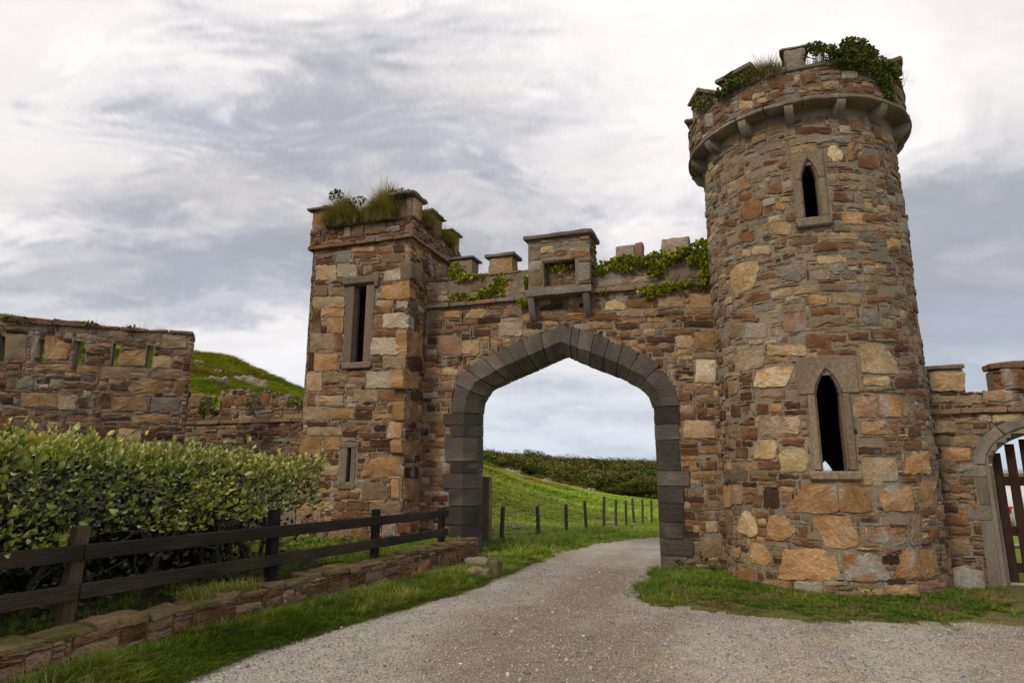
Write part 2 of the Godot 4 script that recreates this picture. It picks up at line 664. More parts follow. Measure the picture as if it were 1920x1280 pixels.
func rock(mb: Mb, size: Vector3, rough: float, col: Color, col2: Color, fine := 10) -> void:
	var sd := Vector3(rf(0, 50), rf(0, 50), rf(0, 50))
	var first := mb.v.size()
	for j in fine + 1:
		for k in fine * 2 + 1:
			var a := PI * j / fine
			var b := TAU * (k % (fine * 2)) / (fine * 2)
			var p := Vector3(sin(a) * cos(b), cos(a), sin(a) * sin(b))
			p = Vector3(signf(p.x) * pow(absf(p.x), 0.6), signf(p.y) * pow(absf(p.y), 0.6), signf(p.z) * pow(absf(p.z), 0.6))
			var w := 1.0 + rough * (noise(p + sd, 0.9) * 1.3 + 0.5 * noise(p + sd, 2.6))
			var cc := col.lerp(col2, clampf(0.5 + 1.6 * noise(p * 0.7 + sd, 1.6), 0.0, 1.0))
			mb.vert(p * size * 0.5 * w, cc, Vector2(b * 0.4, a * 0.4) + Vector2(sd.x, sd.y))
	var w2 := fine * 2 + 1
	for j in fine:
		for k in fine * 2:
			var i0 := first + j * w2 + k
			mb.quad(i0, i0 + 1, i0 + w2 + 1, i0 + w2)

# ---------- plants ----------
func leaf_mesh(col: Color, len_ := 1.0, wide := 0.5, fold := 0.12) -> ArrayMesh:
	var mb := Mb.new()
	var prof := [0.08, 0.74, 1.0, 0.86, 0.16]
	var prev := []
	for k in 5:
		var s := k / 4.0
		var y := -0.12 * sin(s * PI) * -1.0 - 0.18 * s * s
		var w: float = prof[k] * wide * 0.5
		var a := mb.vert(Vector3(-w, y + fold * prof[k], s * len_), col, Vector2(0, s))
		var b := mb.vert(Vector3(0, y, s * len_), Color(col.r * 1.15, col.g * 1.15, col.b * 1.1), Vector2(0.5, s))
		var c := mb.vert(Vector3(w, y + fold * prof[k], s * len_), col, Vector2(1, s))
		if k:
			mb.quad(prev[1], prev[0], a, b)
			mb.quad(prev[2], prev[1], b, c)
		prev = [a, b, c]
	return mb.mesh()

func clump(blades: int, spread: float, lean: float, width: float, seg := 3) -> ArrayMesh:       # height 1
	var mb := Mb.new()
	for q in blades:
		var a := rng.randf() * TAU
		var root := Vector3(cos(a), 0, sin(a)) * spread * sqrt(rng.randf())
		var dir := Vector3(cos(a + rf(-1, 1)), 0, sin(a + rf(-1, 1)))
		var h := rf(0.5, 1.0)
		var l := lean * rf(0.3, 1.2)
		var side := dir.cross(UP) * width * rf(0.6, 1.2)
		var t := rf(0.75, 1.2)
		var prev := []
		for k in seg + 1:
			var s := float(k) / seg
			var p := root + UP * h * (s - 0.35 * l * s * s) + dir * l * s * s
			var g := t * (0.8 + 0.35 * s)
			var cc := Color(g * (0.95 + 0.15 * s), g, g * 0.9)
			var w := side * (1.0 - s * 0.9)
			var i0 := mb.vert(p - w, cc, Vector2.ZERO)
			var i1 := mb.vert(p + w, cc, Vector2.ONE)
			if k:
				mb.quad(prev[0], prev[1], i1, i0)
			prev = [i0, i1]
	return mb.mesh()

func bush_mesh(cards: int, size: float, c1: Color, c2: Color) -> ArrayMesh:       # unit crown, base at y = 0
	var mb := Mb.new()
	var sd := rf(0, 90)
	for q in cards:
		var d := Vector3(rng.randfn(), rng.randfn(), rng.randfn()).normalized()
		var rr := pow(rng.randf(), 0.28)
		var lump := 1.0 + 0.45 * noise(d + Vector3(sd, 0, 0), 1.1)
		var p := Vector3(d.x * 0.5, 0.45 + d.y * 0.45, d.z * 0.5) * rr * lump
		p.y = maxf(p.y, 0.0)
		var out := (d + Vector3(rf(-0.7, 0.7), rf(-0.2, 0.9), rf(-0.7, 0.7))).normalized()
		var x := out.cross(Vector3(rf(-1, 1), rf(-1, 1), rf(-1, 1))).normalized() * size * rf(0.5, 1.2)
		var y := out.cross(x.normalized()) * size * rf(0.5, 1.2)
		var cc := c1.lerp(c2, clampf(0.5 + 1.2 * noise(p + Vector3(0, sd, 0), 2.2) + rf(-0.3, 0.3), 0, 1))
		var a := mb.vert(p - x * 0.6, cc, Vector2.ZERO)
		var b := mb.vert(p + y * 0.5 + out * size * 0.2, cc, Vector2.ZERO)
		var c := mb.vert(p + x * 0.7, cc, Vector2.ZERO)
		var e := mb.vert(p - y * 0.5 + out * size * 0.15, cc, Vector2.ZERO)
		mb.quad(a, b, c, e)
	return mb.mesh()

func facing(at: Vector3, dir: Vector3, size: float, roll: float, stretch := 1.0) -> Transform3D:      # z of the copy along dir
	var z := dir.normalized()
	var x := z.cross(UP if absf(z.y) < 0.95 else Vector3.RIGHT).normalized().rotated(z, roll)
	return Transform3D(Basis(x * size, z.cross(x) * size, z * size * stretch), at)

func standing(at: Vector3, h: float, w: float) -> Transform3D:
	return Transform3D(Basis(UP, rng.randf() * TAU).scaled_local(Vector3(w, h, w)), at)

var traced_sq_front := [
	["g", -7.16, 5.78, -7.07, 5.90, -7.12, 6.05, -7.35, 6.03, -7.47, 5.81], ["o", -7.10, 6.00, -6.82, 5.97, -6.82, 6.08, -7.11, 6.11], ["o", -6.82, 5.98, -6.57, 5.95, -6.58, 6.07, -6.83, 6.09], ["r", -6.47, 5.88, -6.16, 5.84, -6.16, 5.94, -6.47, 5.97],
	["d", -6.13, 5.87, -5.87, 5.84, -5.88, 6.00, -6.14, 6.03], ["r", -7.02, 5.88, -6.50, 5.82, -6.50, 5.91, -7.03, 5.97], ["b", -6.36, 5.69, -5.85, 5.64, -5.86, 5.82, -6.36, 5.88], ["d", -7.92, 5.80, -7.52, 5.76, -7.53, 5.91, -7.93, 5.96],
	["p", -7.91, 5.48, -7.40, 5.42, -7.43, 5.76, -7.94, 5.81], ["w", -6.95, 5.44, -6.93, 5.57, -7.01, 5.73, -7.41, 5.78, -7.39, 5.49], ["r", -6.93, 5.51, -6.80, 5.50, -6.81, 5.68, -6.94, 5.69], ["r", -6.59, 5.55, -5.98, 5.48, -5.98, 5.60, -6.59, 5.67],
	["w", -5.93, 5.29, -5.96, 5.53, -6.31, 5.50, -6.30, 5.31], ["b", -5.92, 5.32, -5.69, 5.30, -5.70, 5.64, -5.93, 5.66], ["r", -7.93, 5.38, -7.58, 5.35, -7.58, 5.43, -7.93, 5.46], ["r", -7.58, 5.37, -7.24, 5.34, -7.24, 5.44, -7.58, 5.47],
	["b", -7.91, 5.14, -7.58, 5.11, -7.60, 5.34, -7.92, 5.37], ["b", -7.57, 5.12, -7.19, 5.08, -7.21, 5.26, -7.59, 5.30], ["o", -6.34, 4.95, -5.89, 4.88, -5.71, 4.91, -5.74, 5.27, -6.35, 5.19], ["t", -7.92, 4.89, -7.17, 4.83, -7.19, 5.05, -7.94, 5.12],
	["o", -7.72, 4.69, -7.18, 4.64, -7.19, 4.82, -7.73, 4.87], ["r", -7.91, 4.38, -7.72, 4.37, -7.76, 4.85, -7.94, 4.87], ["o", -7.57, 4.34, -7.17, 4.31, -7.19, 4.63, -7.59, 4.66], ["r", -6.51, 4.65, -6.11, 4.62, -6.11, 4.77, -6.52, 4.81],
	["g", -6.00, 4.71, -5.75, 4.69, -5.75, 4.84, -6.00, 4.86], ["o", -6.49, 4.35, -6.30, 4.33, -6.31, 4.55, -6.50, 4.56], ["w", -5.72, 4.31, -5.75, 4.63, -6.29, 4.63, -6.28, 4.34], ["r", -6.51, 4.20, -5.92, 4.16, -5.93, 4.28, -6.52, 4.32],
	["w", -6.51, 3.83, -5.92, 3.80, -5.93, 4.13, -6.53, 4.17], ["g", -5.90, 3.96, -5.77, 3.95, -5.79, 4.27, -5.91, 4.28], ["p", -7.93, 4.03, -7.34, 3.99, -7.36, 4.31, -7.95, 4.35], ["r", -7.32, 3.96, -7.18, 3.95, -7.20, 4.28, -7.34, 4.29],
	["o", -7.80, 3.58, -7.25, 3.56, -7.27, 3.89, -7.83, 3.93], ["d", -7.94, 3.60, -7.81, 3.60, -7.84, 3.98, -7.97, 3.99], ["t", -6.25, 3.56, -5.75, 3.53, -5.76, 3.80, -6.26, 3.83], ["r", -6.52, 3.68, -6.27, 3.66, -6.27, 3.79, -6.53, 3.81],
	["p", -7.95, 3.19, -7.58, 3.18, -7.61, 3.53, -7.97, 3.55], ["t", -7.56, 3.35, -7.01, 3.32, -7.02, 3.49, -7.58, 3.52], ["r", -6.98, 3.43, -6.64, 3.41, -6.65, 3.52, -6.99, 3.54], ["w", -6.59, 3.19, -6.00, 3.17, -6.02, 3.49, -6.61, 3.52],
	["b", -6.98, 3.30, -6.64, 3.28, -6.64, 3.40, -6.99, 3.42], ["r", -7.54, 3.21, -7.29, 3.20, -7.30, 3.28, -7.54, 3.29], ["t", -6.86, 2.93, -6.32, 2.91, -6.34, 3.15, -6.87, 3.17], ["r", -6.29, 2.92, -5.78, 2.90, -5.79, 3.12, -6.31, 3.14],
	["r", -7.93, 2.91, -7.73, 2.90, -7.74, 3.02, -7.94, 3.03], ["t", -7.71, 2.89, -7.08, 2.87, -7.09, 3.06, -7.72, 3.08], ["p", -7.97, 2.60, -7.40, 2.59, -7.42, 2.85, -7.99, 2.87], ["o", -7.37, 2.60, -6.83, 2.59, -6.84, 2.80, -7.39, 2.82],
	["r", -6.81, 2.76, -6.39, 2.75, -6.40, 2.83, -6.81, 2.84], ["d", -6.80, 2.59, -6.44, 2.58, -6.45, 2.73, -6.81, 2.74], ["o", -6.39, 2.58, -5.95, 2.57, -5.95, 2.67, -6.40, 2.68], ["r", -6.09, 2.69, -5.95, 2.69, -5.96, 2.84, -6.09, 2.84],
	["d", -7.86, 2.49, -7.43, 2.48, -7.44, 2.56, -7.87, 2.57], ["r", -7.37, 2.47, -7.18, 2.46, -7.19, 2.54, -7.38, 2.55], ["t", -7.85, 2.31, -7.09, 2.29, -7.09, 2.45, -7.86, 2.47], ["r", -6.81, 2.37, -6.58, 2.37, -6.58, 2.46, -6.81, 2.46],
	["d", -6.38, 2.37, -6.13, 2.36, -6.13, 2.47, -6.39, 2.47], ["p", -5.81, 2.21, -5.78, 2.55, -6.06, 2.54, -6.10, 2.23], ["d", -6.70, 2.24, -6.13, 2.23, -6.13, 2.33, -6.71, 2.34], ["o", -7.43, 2.03, -7.09, 2.03, -7.11, 2.26, -7.45, 2.27],
	["o", -7.50, 1.88, -7.60, 2.29, -7.98, 2.29, -8.01, 1.88], ["r", -7.47, 1.88, -7.24, 1.88, -7.25, 2.02, -7.48, 2.02], ["d", -6.43, 2.07, -5.96, 2.06, -5.96, 2.19, -6.44, 2.20], ["o", -6.62, 2.07, -6.45, 2.07, -6.45, 2.17, -6.62, 2.17],
	["d", -6.29, 1.98, -5.96, 1.97, -5.96, 2.05, -6.29, 2.05], ["o", -5.90, 1.51, -5.80, 1.55, -5.81, 1.94, -6.39, 1.84, -6.57, 1.71, -6.61, 1.52], ["p", -7.54, 1.55, -7.13, 1.55, -7.14, 1.73, -7.55, 1.73], ["b", -6.04, 1.10, -6.02, 1.27, -6.23, 1.43, -6.54, 1.41, -6.56, 1.11],
	["o", -5.97, 1.13, -5.80, 1.14, -5.81, 1.47, -5.98, 1.47], ["r", -7.04, 1.12, -6.84, 1.12, -6.85, 1.27, -7.05, 1.27], ["r", -6.83, 1.12, -6.62, 1.13, -6.62, 1.23, -6.83, 1.22], ["r", -6.91, 0.90, -6.42, 0.91, -6.43, 1.06, -6.92, 1.05],
	["b", -6.38, 0.87, -5.77, 0.88, -5.78, 1.07, -6.39, 1.06], ["r", -6.97, 0.76, -6.63, 0.77, -6.63, 0.89, -6.97, 0.88], ["b", -6.99, 0.36, -6.91, 0.44, -6.97, 0.55, -7.16, 0.56, -7.27, 0.49, -7.25, 0.37], ["r", -6.44, 0.40, -6.39, 0.55, -6.49, 0.62, -6.71, 0.59, -6.71, 0.42],
	["r", -5.82, 0.53, -5.53, 0.54, -5.54, 0.70, -5.83, 0.70], ["g", -6.11, 0.47, -5.83, 0.48, -5.84, 0.70, -6.12, 0.69], ["g", -7.49, 0.36, -7.36, 0.37, -7.37, 0.52, -7.50, 0.52],
]
var traced_sq_side := [
	["o", 0.21, 5.75, 0.49, 5.85, 0.48, 6.10, 0.19, 6.00], ["d", 0.52, 5.70, 1.01, 5.85, 1.00, 5.98, 0.52, 5.82], ["b", 1.06, 5.66, 1.61, 5.83, 1.60, 6.07, 1.05, 5.89], ["b", 0.13, 5.27, 0.48, 5.37, 0.46, 5.76, 0.10, 5.64],
	["o", -0.01, 3.75, 0.62, 3.86, 0.59, 4.39, -0.04, 4.26], ["d", 0.11, 3.49, 0.67, 3.57, 0.65, 3.87, 0.09, 3.77], ["r", 0.24, 4.26, 0.69, 4.35, 0.68, 4.51, 0.23, 4.41], ["b", 0.09, 4.68, 0.37, 4.74, 0.36, 4.93, 0.08, 4.86],
	["o", -0.13, 3.12, 0.49, 3.20, 0.47, 3.59, -0.16, 3.49], ["d", 0.22, 2.94, 0.69, 2.99, 0.68, 3.18, 0.21, 3.12], ["o", -0.06, 2.54, 0.46, 2.58, 0.44, 2.94, -0.08, 2.89], ["d", 0.06, 2.42, 0.26, 2.43, 0.25, 2.51, 0.06, 2.50],
	["o", -0.08, 1.92, 0.66, 1.94, 0.64, 2.21, -0.10, 2.18], ["o", 0.02, 1.11, 0.64, 1.08, 0.62, 1.46, -0.00, 1.47], ["o", 0.23, 0.87, 0.64, 0.85, 0.63, 0.96, 0.22, 0.98], ["d", 0.07, 1.51, 0.60, 1.50, 0.59, 1.68, 0.06, 1.68],
]
var traced_gate := [
	["b", -5.70, 4.61, -5.35, 4.58, -5.36, 4.81, -5.70, 4.84], ["o", -5.33, 4.65, -4.98, 4.62, -4.98, 4.76, -5.33, 4.79], ["t", -4.53, 4.56, -4.38, 4.67, -4.41, 4.74, -4.72, 4.77, -4.88, 4.59], ["r", -4.37, 4.73, -4.01, 4.70, -4.01, 4.79, -4.37, 4.83],
	["r", -5.70, 4.47, -5.37, 4.44, -5.38, 4.54, -5.70, 4.56], ["r", -5.23, 4.56, -4.98, 4.54, -4.98, 4.60, -5.23, 4.62], ["r", -4.89, 4.48, -4.64, 4.46, -4.64, 4.55, -4.89, 4.57], ["r", -5.67, 4.34, -5.29, 4.31, -5.30, 4.41, -5.67, 4.44],
	["r", -5.10, 4.33, -4.78, 4.31, -4.78, 4.42, -5.10, 4.44], ["d", -4.68, 4.22, -4.32, 4.20, -4.32, 4.33, -4.68, 4.36], ["w", -4.15, 4.18, -3.67, 4.15, -3.67, 4.41, -4.15, 4.45], ["r", -3.94, 4.54, -3.70, 4.52, -3.70, 4.59, -3.94, 4.61],
	["d", -5.66, 4.12, -5.47, 4.11, -5.48, 4.26, -5.67, 4.27], ["m", -5.35, 3.89, -4.99, 3.87, -4.95, 4.03, -5.00, 4.23, -5.22, 4.28, -5.43, 4.26, -5.44, 3.99], ["p", -4.91, 3.88, -4.54, 3.85, -4.54, 4.12, -4.92, 4.14], ["o", -5.71, 3.88, -5.46, 3.86, -5.46, 4.00, -5.71, 4.02],
	["o", -5.47, 3.65, -5.28, 3.64, -5.28, 3.70, -5.47, 3.71], ["o", -5.70, 3.52, -5.38, 3.50, -5.38, 3.63, -5.70, 3.64], ["p", -5.30, 3.48, -5.00, 3.47, -5.01, 3.61, -5.31, 3.62], ["r", -3.35, 4.43, -2.87, 4.39, -2.87, 4.48, -3.35, 4.51],
	["r", -2.85, 4.39, -2.43, 4.35, -2.43, 4.46, -2.85, 4.49], ["d", -3.59, 4.29, -3.27, 4.26, -3.27, 4.38, -3.59, 4.41], ["o", -3.02, 4.53, -2.79, 4.51, -2.79, 4.59, -3.02, 4.61], ["r", -2.67, 4.54, -2.44, 4.52, -2.44, 4.60, -2.67, 4.62],
	["o", -3.21, 4.32, -2.96, 4.30, -2.96, 4.38, -3.21, 4.40], ["r", -2.39, 4.35, -1.85, 4.31, -1.84, 4.44, -2.38, 4.48], ["m", -1.76, 4.38, -1.35, 4.34, -1.34, 4.47, -1.75, 4.51], ["r", -1.65, 4.54, -1.23, 4.50, -1.22, 4.65, -1.64, 4.69],
	["y", -1.66, 4.51, -1.69, 4.60, -1.86, 4.72, -2.02, 4.68, -2.07, 4.52], ["o", -2.28, 4.19, -1.91, 4.16, -1.91, 4.27, -2.28, 4.30], ["d", -1.87, 4.16, -1.45, 4.13, -1.44, 4.22, -1.87, 4.25], ["t", -1.11, 4.51, -0.65, 4.47, -0.64, 4.65, -1.10, 4.69],
	["p", -0.56, 4.44, -0.16, 4.41, -0.14, 4.66, -0.55, 4.70], ["r", -1.11, 4.36, -0.67, 4.32, -0.66, 4.40, -1.11, 4.44], ["o", -0.62, 4.33, -0.45, 4.32, -0.45, 4.41, -0.62, 4.43], ["o", -0.43, 4.32, -0.16, 4.29, -0.16, 4.40, -0.43, 4.43],
	["r", -0.98, 4.25, -0.52, 4.21, -0.52, 4.28, -0.97, 4.32], ["o", -1.19, 4.24, -1.01, 4.23, -1.01, 4.29, -1.18, 4.30], ["r", -0.48, 4.23, -0.17, 4.21, -0.16, 4.27, -0.48, 4.30], ["d", -0.68, 4.11, -0.16, 4.07, -0.16, 4.17, -0.67, 4.21],
	["r", -1.02, 4.00, -0.55, 3.96, -0.54, 4.06, -1.01, 4.09], ["p", -1.38, 3.99, -1.17, 3.98, -1.16, 4.10, -1.38, 4.11], ["o", -1.58, 4.01, -1.44, 4.00, -1.43, 4.12, -1.58, 4.13], ["r", -1.81, 4.01, -1.62, 3.99, -1.62, 4.08, -1.81, 4.10],
	["d", -1.33, 3.87, -0.85, 3.84, -0.85, 3.94, -1.33, 3.97], ["p", -0.53, 3.73, -0.52, 3.89, -0.58, 3.96, -0.81, 3.95, -0.82, 3.75], ["o", -0.51, 3.70, -0.16, 3.68, -0.15, 3.97, -0.50, 4.00], ["r", -1.34, 3.72, -1.11, 3.71, -1.11, 3.79, -1.33, 3.81],
	["r", -1.24, 3.63, -1.04, 3.62, -1.04, 3.69, -1.24, 3.70], ["r", -1.03, 3.49, -0.83, 3.48, -0.83, 3.57, -1.02, 3.58], ["o", -0.79, 3.62, -0.58, 3.61, -0.58, 3.69, -0.78, 3.70], ["w", -0.53, 3.12, -0.20, 3.11, -0.17, 3.49, -0.51, 3.51],
	["d", -0.84, 3.28, -0.55, 3.27, -0.55, 3.32, -0.84, 3.34], ["o", -0.77, 3.18, -0.56, 3.17, -0.56, 3.23, -0.76, 3.24], ["b", -3.52, 5.08, -3.27, 5.06, -3.27, 5.28, -3.52, 5.31], ["b", -5.67, 5.03, -5.29, 5.00, -5.30, 5.16, -5.68, 5.20],
	["p", -0.77, 2.18, -0.27, 2.17, -0.25, 2.46, -0.76, 2.48], ["r", -0.51, 2.05, -0.24, 2.05, -0.24, 2.13, -0.51, 2.14], ["r", -0.54, 1.64, -0.27, 1.64, -0.26, 1.78, -0.53, 1.78], ["o", -0.51, 0.65, -0.31, 0.65, -0.30, 0.83, -0.50, 0.82],
	["b", -0.58, 0.28, -0.27, 0.29, -0.25, 0.60, -0.56, 0.59], ["r", -0.54, 1.91, -0.25, 1.91, -0.24, 2.01, -0.53, 2.02],
]
var traced_tower := [
	["r", -1.34, 2.09, -1.05, 2.08, -1.03, 2.24, -1.33, 2.25], ["t", -0.98, 2.15, -0.43, 2.13, -0.41, 2.36, -0.95, 2.40], ["y", -0.69, 1.61, -0.37, 1.63, -0.34, 1.83, -0.39, 1.93, -0.66, 1.92, -0.72, 1.84], ["r", -0.65, 1.96, -0.39, 1.96, -0.38, 2.05, -0.64, 2.06],
	["o", -0.43, 1.09, -0.18, 1.08, -0.04, 1.12, -0.04, 1.41, -0.07, 1.46, -0.42, 1.47, -0.49, 1.35, -0.64, 1.21, -0.71, 1.08], ["o", -0.03, 1.11, 0.35, 1.11, 0.38, 1.43, -0.02, 1.42], ["o", 0.50, 1.12, 0.92, 1.13, 0.94, 1.45, 0.41, 1.43], ["k", -1.32, 0.70, -1.15, 0.75, -1.19, 0.97, -1.34, 1.08, -1.47, 1.04, -1.65, 0.77],
	["s", -0.82, 0.69, -0.63, 0.79, -0.58, 0.86, -0.73, 1.05, -0.95, 1.01, -1.01, 0.73], ["r", -0.56, 0.76, -0.45, 0.76, -0.44, 0.91, -0.55, 0.90], ["s", -0.22, 0.66, 0.05, 0.66, 0.18, 0.71, 0.11, 0.93, 0.09, 1.07, -0.31, 1.04, -0.38, 0.99], ["h", 0.53, 0.70, 0.73, 0.71, 0.76, 0.91, 0.56, 0.94, 0.34, 0.89, 0.26, 0.75],
	["s", -1.08, 0.33, -0.95, 0.43, -1.06, 0.61, -1.28, 0.64, -1.38, 0.38], ["s", -0.26, 0.25, -0.09, 0.31, -0.16, 0.60, -0.34, 0.64, -0.77, 0.59, -0.82, 0.37, -0.89, 0.20], ["h", -0.05, 0.26, 0.20, 0.25, 0.49, 0.30, 0.35, 0.60, -0.02, 0.62, -0.05, 0.58], ["o", -1.67, -0.09, -1.25, -0.02, -1.28, 0.29, -1.66, 0.22],
	["o", -1.15, -0.03, -0.76, -0.01, -0.70, 0.21, -1.13, 0.14], ["o", -1.93, 0.34, -1.59, 0.39, -1.57, 0.53, -1.90, 0.49], ["g", -0.68, 0.02, -0.33, 0.06, -0.31, 0.23, -0.66, 0.19], ["t", -0.29, 0.18, -0.02, 0.20, -0.02, 0.25, -0.29, 0.23],
	["o", 0.56, 0.07, 0.84, 0.11, 0.82, 0.22, 0.45, 0.21, 0.42, 0.14], ["o", 0.87, 0.30, 0.89, 0.64, 0.72, 0.65, 0.54, 0.31], ["o", 0.93, 0.30, 1.25, 0.32, 1.27, 0.62, 0.94, 0.63], ["r", 1.17, 0.71, 1.38, 0.70, 1.44, 0.90, 1.21, 0.91],
	["t", 0.81, 0.70, 0.99, 0.69, 1.06, 1.07, 0.87, 1.08], ["t", 0.26, 1.51, 0.72, 1.51, 0.75, 1.80, 0.29, 1.80], ["o", 1.37, 1.59, 1.44, 1.89, 0.93, 1.89, 0.85, 1.60], ["o", 1.07, 1.16, 1.46, 1.15, 1.59, 1.48, 1.13, 1.49],
	["r", 0.75, 1.48, 1.05, 1.48, 1.07, 1.55, 0.76, 1.55], ["d", 0.27, 1.86, 0.56, 1.86, 0.56, 1.93, 0.28, 1.93], ["r", 0.60, 1.86, 0.81, 1.86, 0.82, 1.93, 0.60, 1.93], ["o", 0.32, 2.11, 0.83, 2.11, 0.86, 2.28, 0.34, 2.28],
	["r", 1.00, 2.08, 1.25, 2.09, 1.28, 2.22, 1.02, 2.21], ["o", -2.28, 1.06, -1.81, 1.09, -1.74, 1.41, -2.29, 1.40], ["p", -1.76, 1.13, -1.44, 1.15, -1.41, 1.42, -1.71, 1.42], ["r", -1.38, 1.30, -1.12, 1.31, -1.11, 1.40, -1.37, 1.39],
	["d", -1.04, 1.13, -0.79, 1.14, -0.77, 1.39, -1.01, 1.39], ["r", -1.39, 1.15, -1.05, 1.17, -1.03, 1.29, -1.38, 1.27], ["b", -2.28, 0.64, -1.84, 0.69, -1.78, 0.98, -2.28, 0.95], ["r", -0.80, 1.43, -0.54, 1.43, -0.54, 1.48, -0.79, 1.48],
	["r", -1.22, 1.49, -0.88, 1.50, -0.88, 1.55, -1.22, 1.54], ["t", -1.18, 3.10, -0.82, 3.11, -0.80, 3.30, -0.81, 3.35, -1.26, 3.41, -1.33, 3.34, -1.35, 3.14], ["t", -0.77, 3.26, -0.25, 3.20, -0.24, 3.35, -0.76, 3.41], ["o", -0.73, 3.16, -0.48, 3.13, -0.48, 3.19, -0.73, 3.22],
	["k", -0.54, 2.79, -0.50, 2.87, -0.42, 3.05, -0.45, 3.10, -0.76, 3.09, -0.94, 3.04, -1.02, 2.82], ["p", -1.59, 2.79, -1.35, 2.76, -1.33, 2.97, -1.56, 3.00], ["r", -0.25, 3.31, 0.07, 3.28, 0.09, 3.48, -0.23, 3.50], ["r", 0.09, 3.38, 0.26, 3.37, 0.27, 3.46, 0.10, 3.47],
	["r", 0.30, 3.40, 0.56, 3.39, 0.57, 3.48, 0.30, 3.48], ["o", 0.22, 3.31, 0.41, 3.31, 0.41, 3.35, 0.23, 3.36], ["t", 0.97, 2.93, 0.93, 3.14, 0.79, 3.34, 0.47, 3.33, 0.43, 3.30, 0.40, 2.93], ["d", 0.95, 3.24, 1.23, 3.26, 1.25, 3.34, 0.97, 3.32],
	["b", 1.01, 3.05, 1.42, 3.08, 1.47, 3.22, 1.04, 3.18], ["d", 0.87, 2.72, 1.33, 2.75, 1.37, 2.90, 0.90, 2.87], ["t", 0.42, 2.76, 0.77, 2.76, 0.79, 2.88, 0.44, 2.88], ["r", 0.35, 2.67, 0.74, 2.67, 0.74, 2.70, 0.35, 2.70],
	["p", 0.25, 2.33, 0.55, 2.33, 0.59, 2.61, 0.28, 2.62], ["o", 0.57, 2.33, 0.91, 2.34, 0.96, 2.62, 0.60, 2.62], ["t", 0.94, 2.34, 1.15, 2.35, 1.21, 2.62, 0.99, 2.61], ["r", 0.52, 2.14, 0.82, 2.14, 0.84, 2.29, 0.54, 2.28],
	["p", 0.32, 2.12, 0.50, 2.12, 0.52, 2.27, 0.34, 2.27], ["r", 1.00, 2.08, 1.18, 2.08, 1.22, 2.23, 1.02, 2.22], ["d", 0.26, 1.85, 0.55, 1.85, 0.56, 1.94, 0.27, 1.94], ["r", 0.58, 1.85, 0.76, 1.85, 0.77, 1.93, 0.59, 1.93],
	["r", -1.01, 2.43, -0.83, 2.42, -0.82, 2.56, -1.00, 2.58], ["o", -0.81, 2.45, -0.64, 2.44, -0.63, 2.54, -0.80, 2.55], ["d", -0.57, 2.48, -0.39, 2.47, -0.38, 2.56, -0.56, 2.57], ["d", -0.60, 2.40, -0.32, 2.39, -0.32, 2.44, -0.60, 2.45],
	["g", -1.10, 2.42, -1.00, 2.41, -0.98, 2.59, -1.09, 2.60], ["d", -1.57, 2.44, -1.33, 2.42, -1.31, 2.60, -1.54, 2.62], ["d", -2.28, 2.44, -1.77, 2.40, -1.74, 2.55, -2.29, 2.60], ["p", -0.56, 2.09, -0.42, 2.12, -0.42, 2.26, -0.55, 2.31, -0.63, 2.37, -0.96, 2.37, -0.99, 2.11],
	["r", -1.35, 2.10, -1.03, 2.08, -1.02, 2.23, -1.33, 2.25], ["t", -1.10, 1.81, -0.77, 1.80, -0.74, 2.05, -1.07, 2.06], ["r", -0.66, 1.98, -0.40, 1.97, -0.39, 2.05, -0.65, 2.05], ["r", -1.36, 2.29, -1.15, 2.28, -1.15, 2.32, -1.35, 2.33],
	["r", -1.51, 1.82, -1.24, 1.81, -1.23, 1.97, -1.49, 1.98], ["r", -1.23, 1.50, -0.79, 1.51, -0.79, 1.55, -1.22, 1.55], ["b", -1.87, 1.48, -1.28, 1.49, -1.26, 1.65, -1.84, 1.65], ["k", -1.35, 4.44, -1.25, 4.27, -0.92, 4.33, -0.79, 4.58, -0.81, 4.70, -1.12, 4.76, -1.35, 4.67],
	["p", -1.06, 4.84, -0.91, 4.80, -0.90, 4.90, -1.05, 4.94], ["g", -0.45, 4.34, -0.27, 4.27, -0.16, 4.33, -0.16, 4.54, -0.23, 4.58, -0.42, 4.52, -0.56, 4.44], ["g", -0.09, 4.29, 0.14, 4.26, 0.16, 4.39, -0.08, 4.41], ["b", 0.00, 4.10, 0.33, 4.08, 0.34, 4.18, 0.01, 4.20],
	["o", -0.15, 3.92, 0.07, 3.90, 0.09, 4.04, -0.14, 4.06], ["t", 0.15, 3.90, 0.50, 3.89, 0.52, 4.05, 0.16, 4.06], ["g", 0.35, 4.24, 0.43, 4.26, 0.45, 4.35, 0.38, 4.39, 0.32, 4.37, 0.30, 4.29], ["r", 0.61, 3.92, 0.99, 3.95, 1.00, 4.04, 0.63, 4.02],
	["g", 0.61, 4.33, 0.77, 4.34, 0.78, 4.46, 0.62, 4.45], ["m", -0.37, 3.53, -0.22, 3.58, -0.19, 3.79, -0.31, 3.82, -0.48, 3.81, -0.52, 3.59], ["g", 0.65, 3.60, 0.76, 3.64, 0.76, 3.78, 0.64, 3.83, 0.52, 3.78, 0.50, 3.64], ["g", -1.13, 3.58, -0.76, 3.52, -0.74, 3.73, -1.10, 3.80],
	["t", -1.51, 3.67, -1.20, 3.61, -1.18, 3.82, -1.48, 3.89], ["p", -0.68, 3.54, -0.59, 3.52, -0.58, 3.64, -0.67, 3.65], ["b", 0.07, 3.64, 0.29, 3.60, 0.30, 3.71, 0.08, 3.74, -0.14, 3.73, -0.16, 3.57], ["o", 0.31, 3.70, 0.42, 3.70, 0.43, 3.77, 0.32, 3.78],
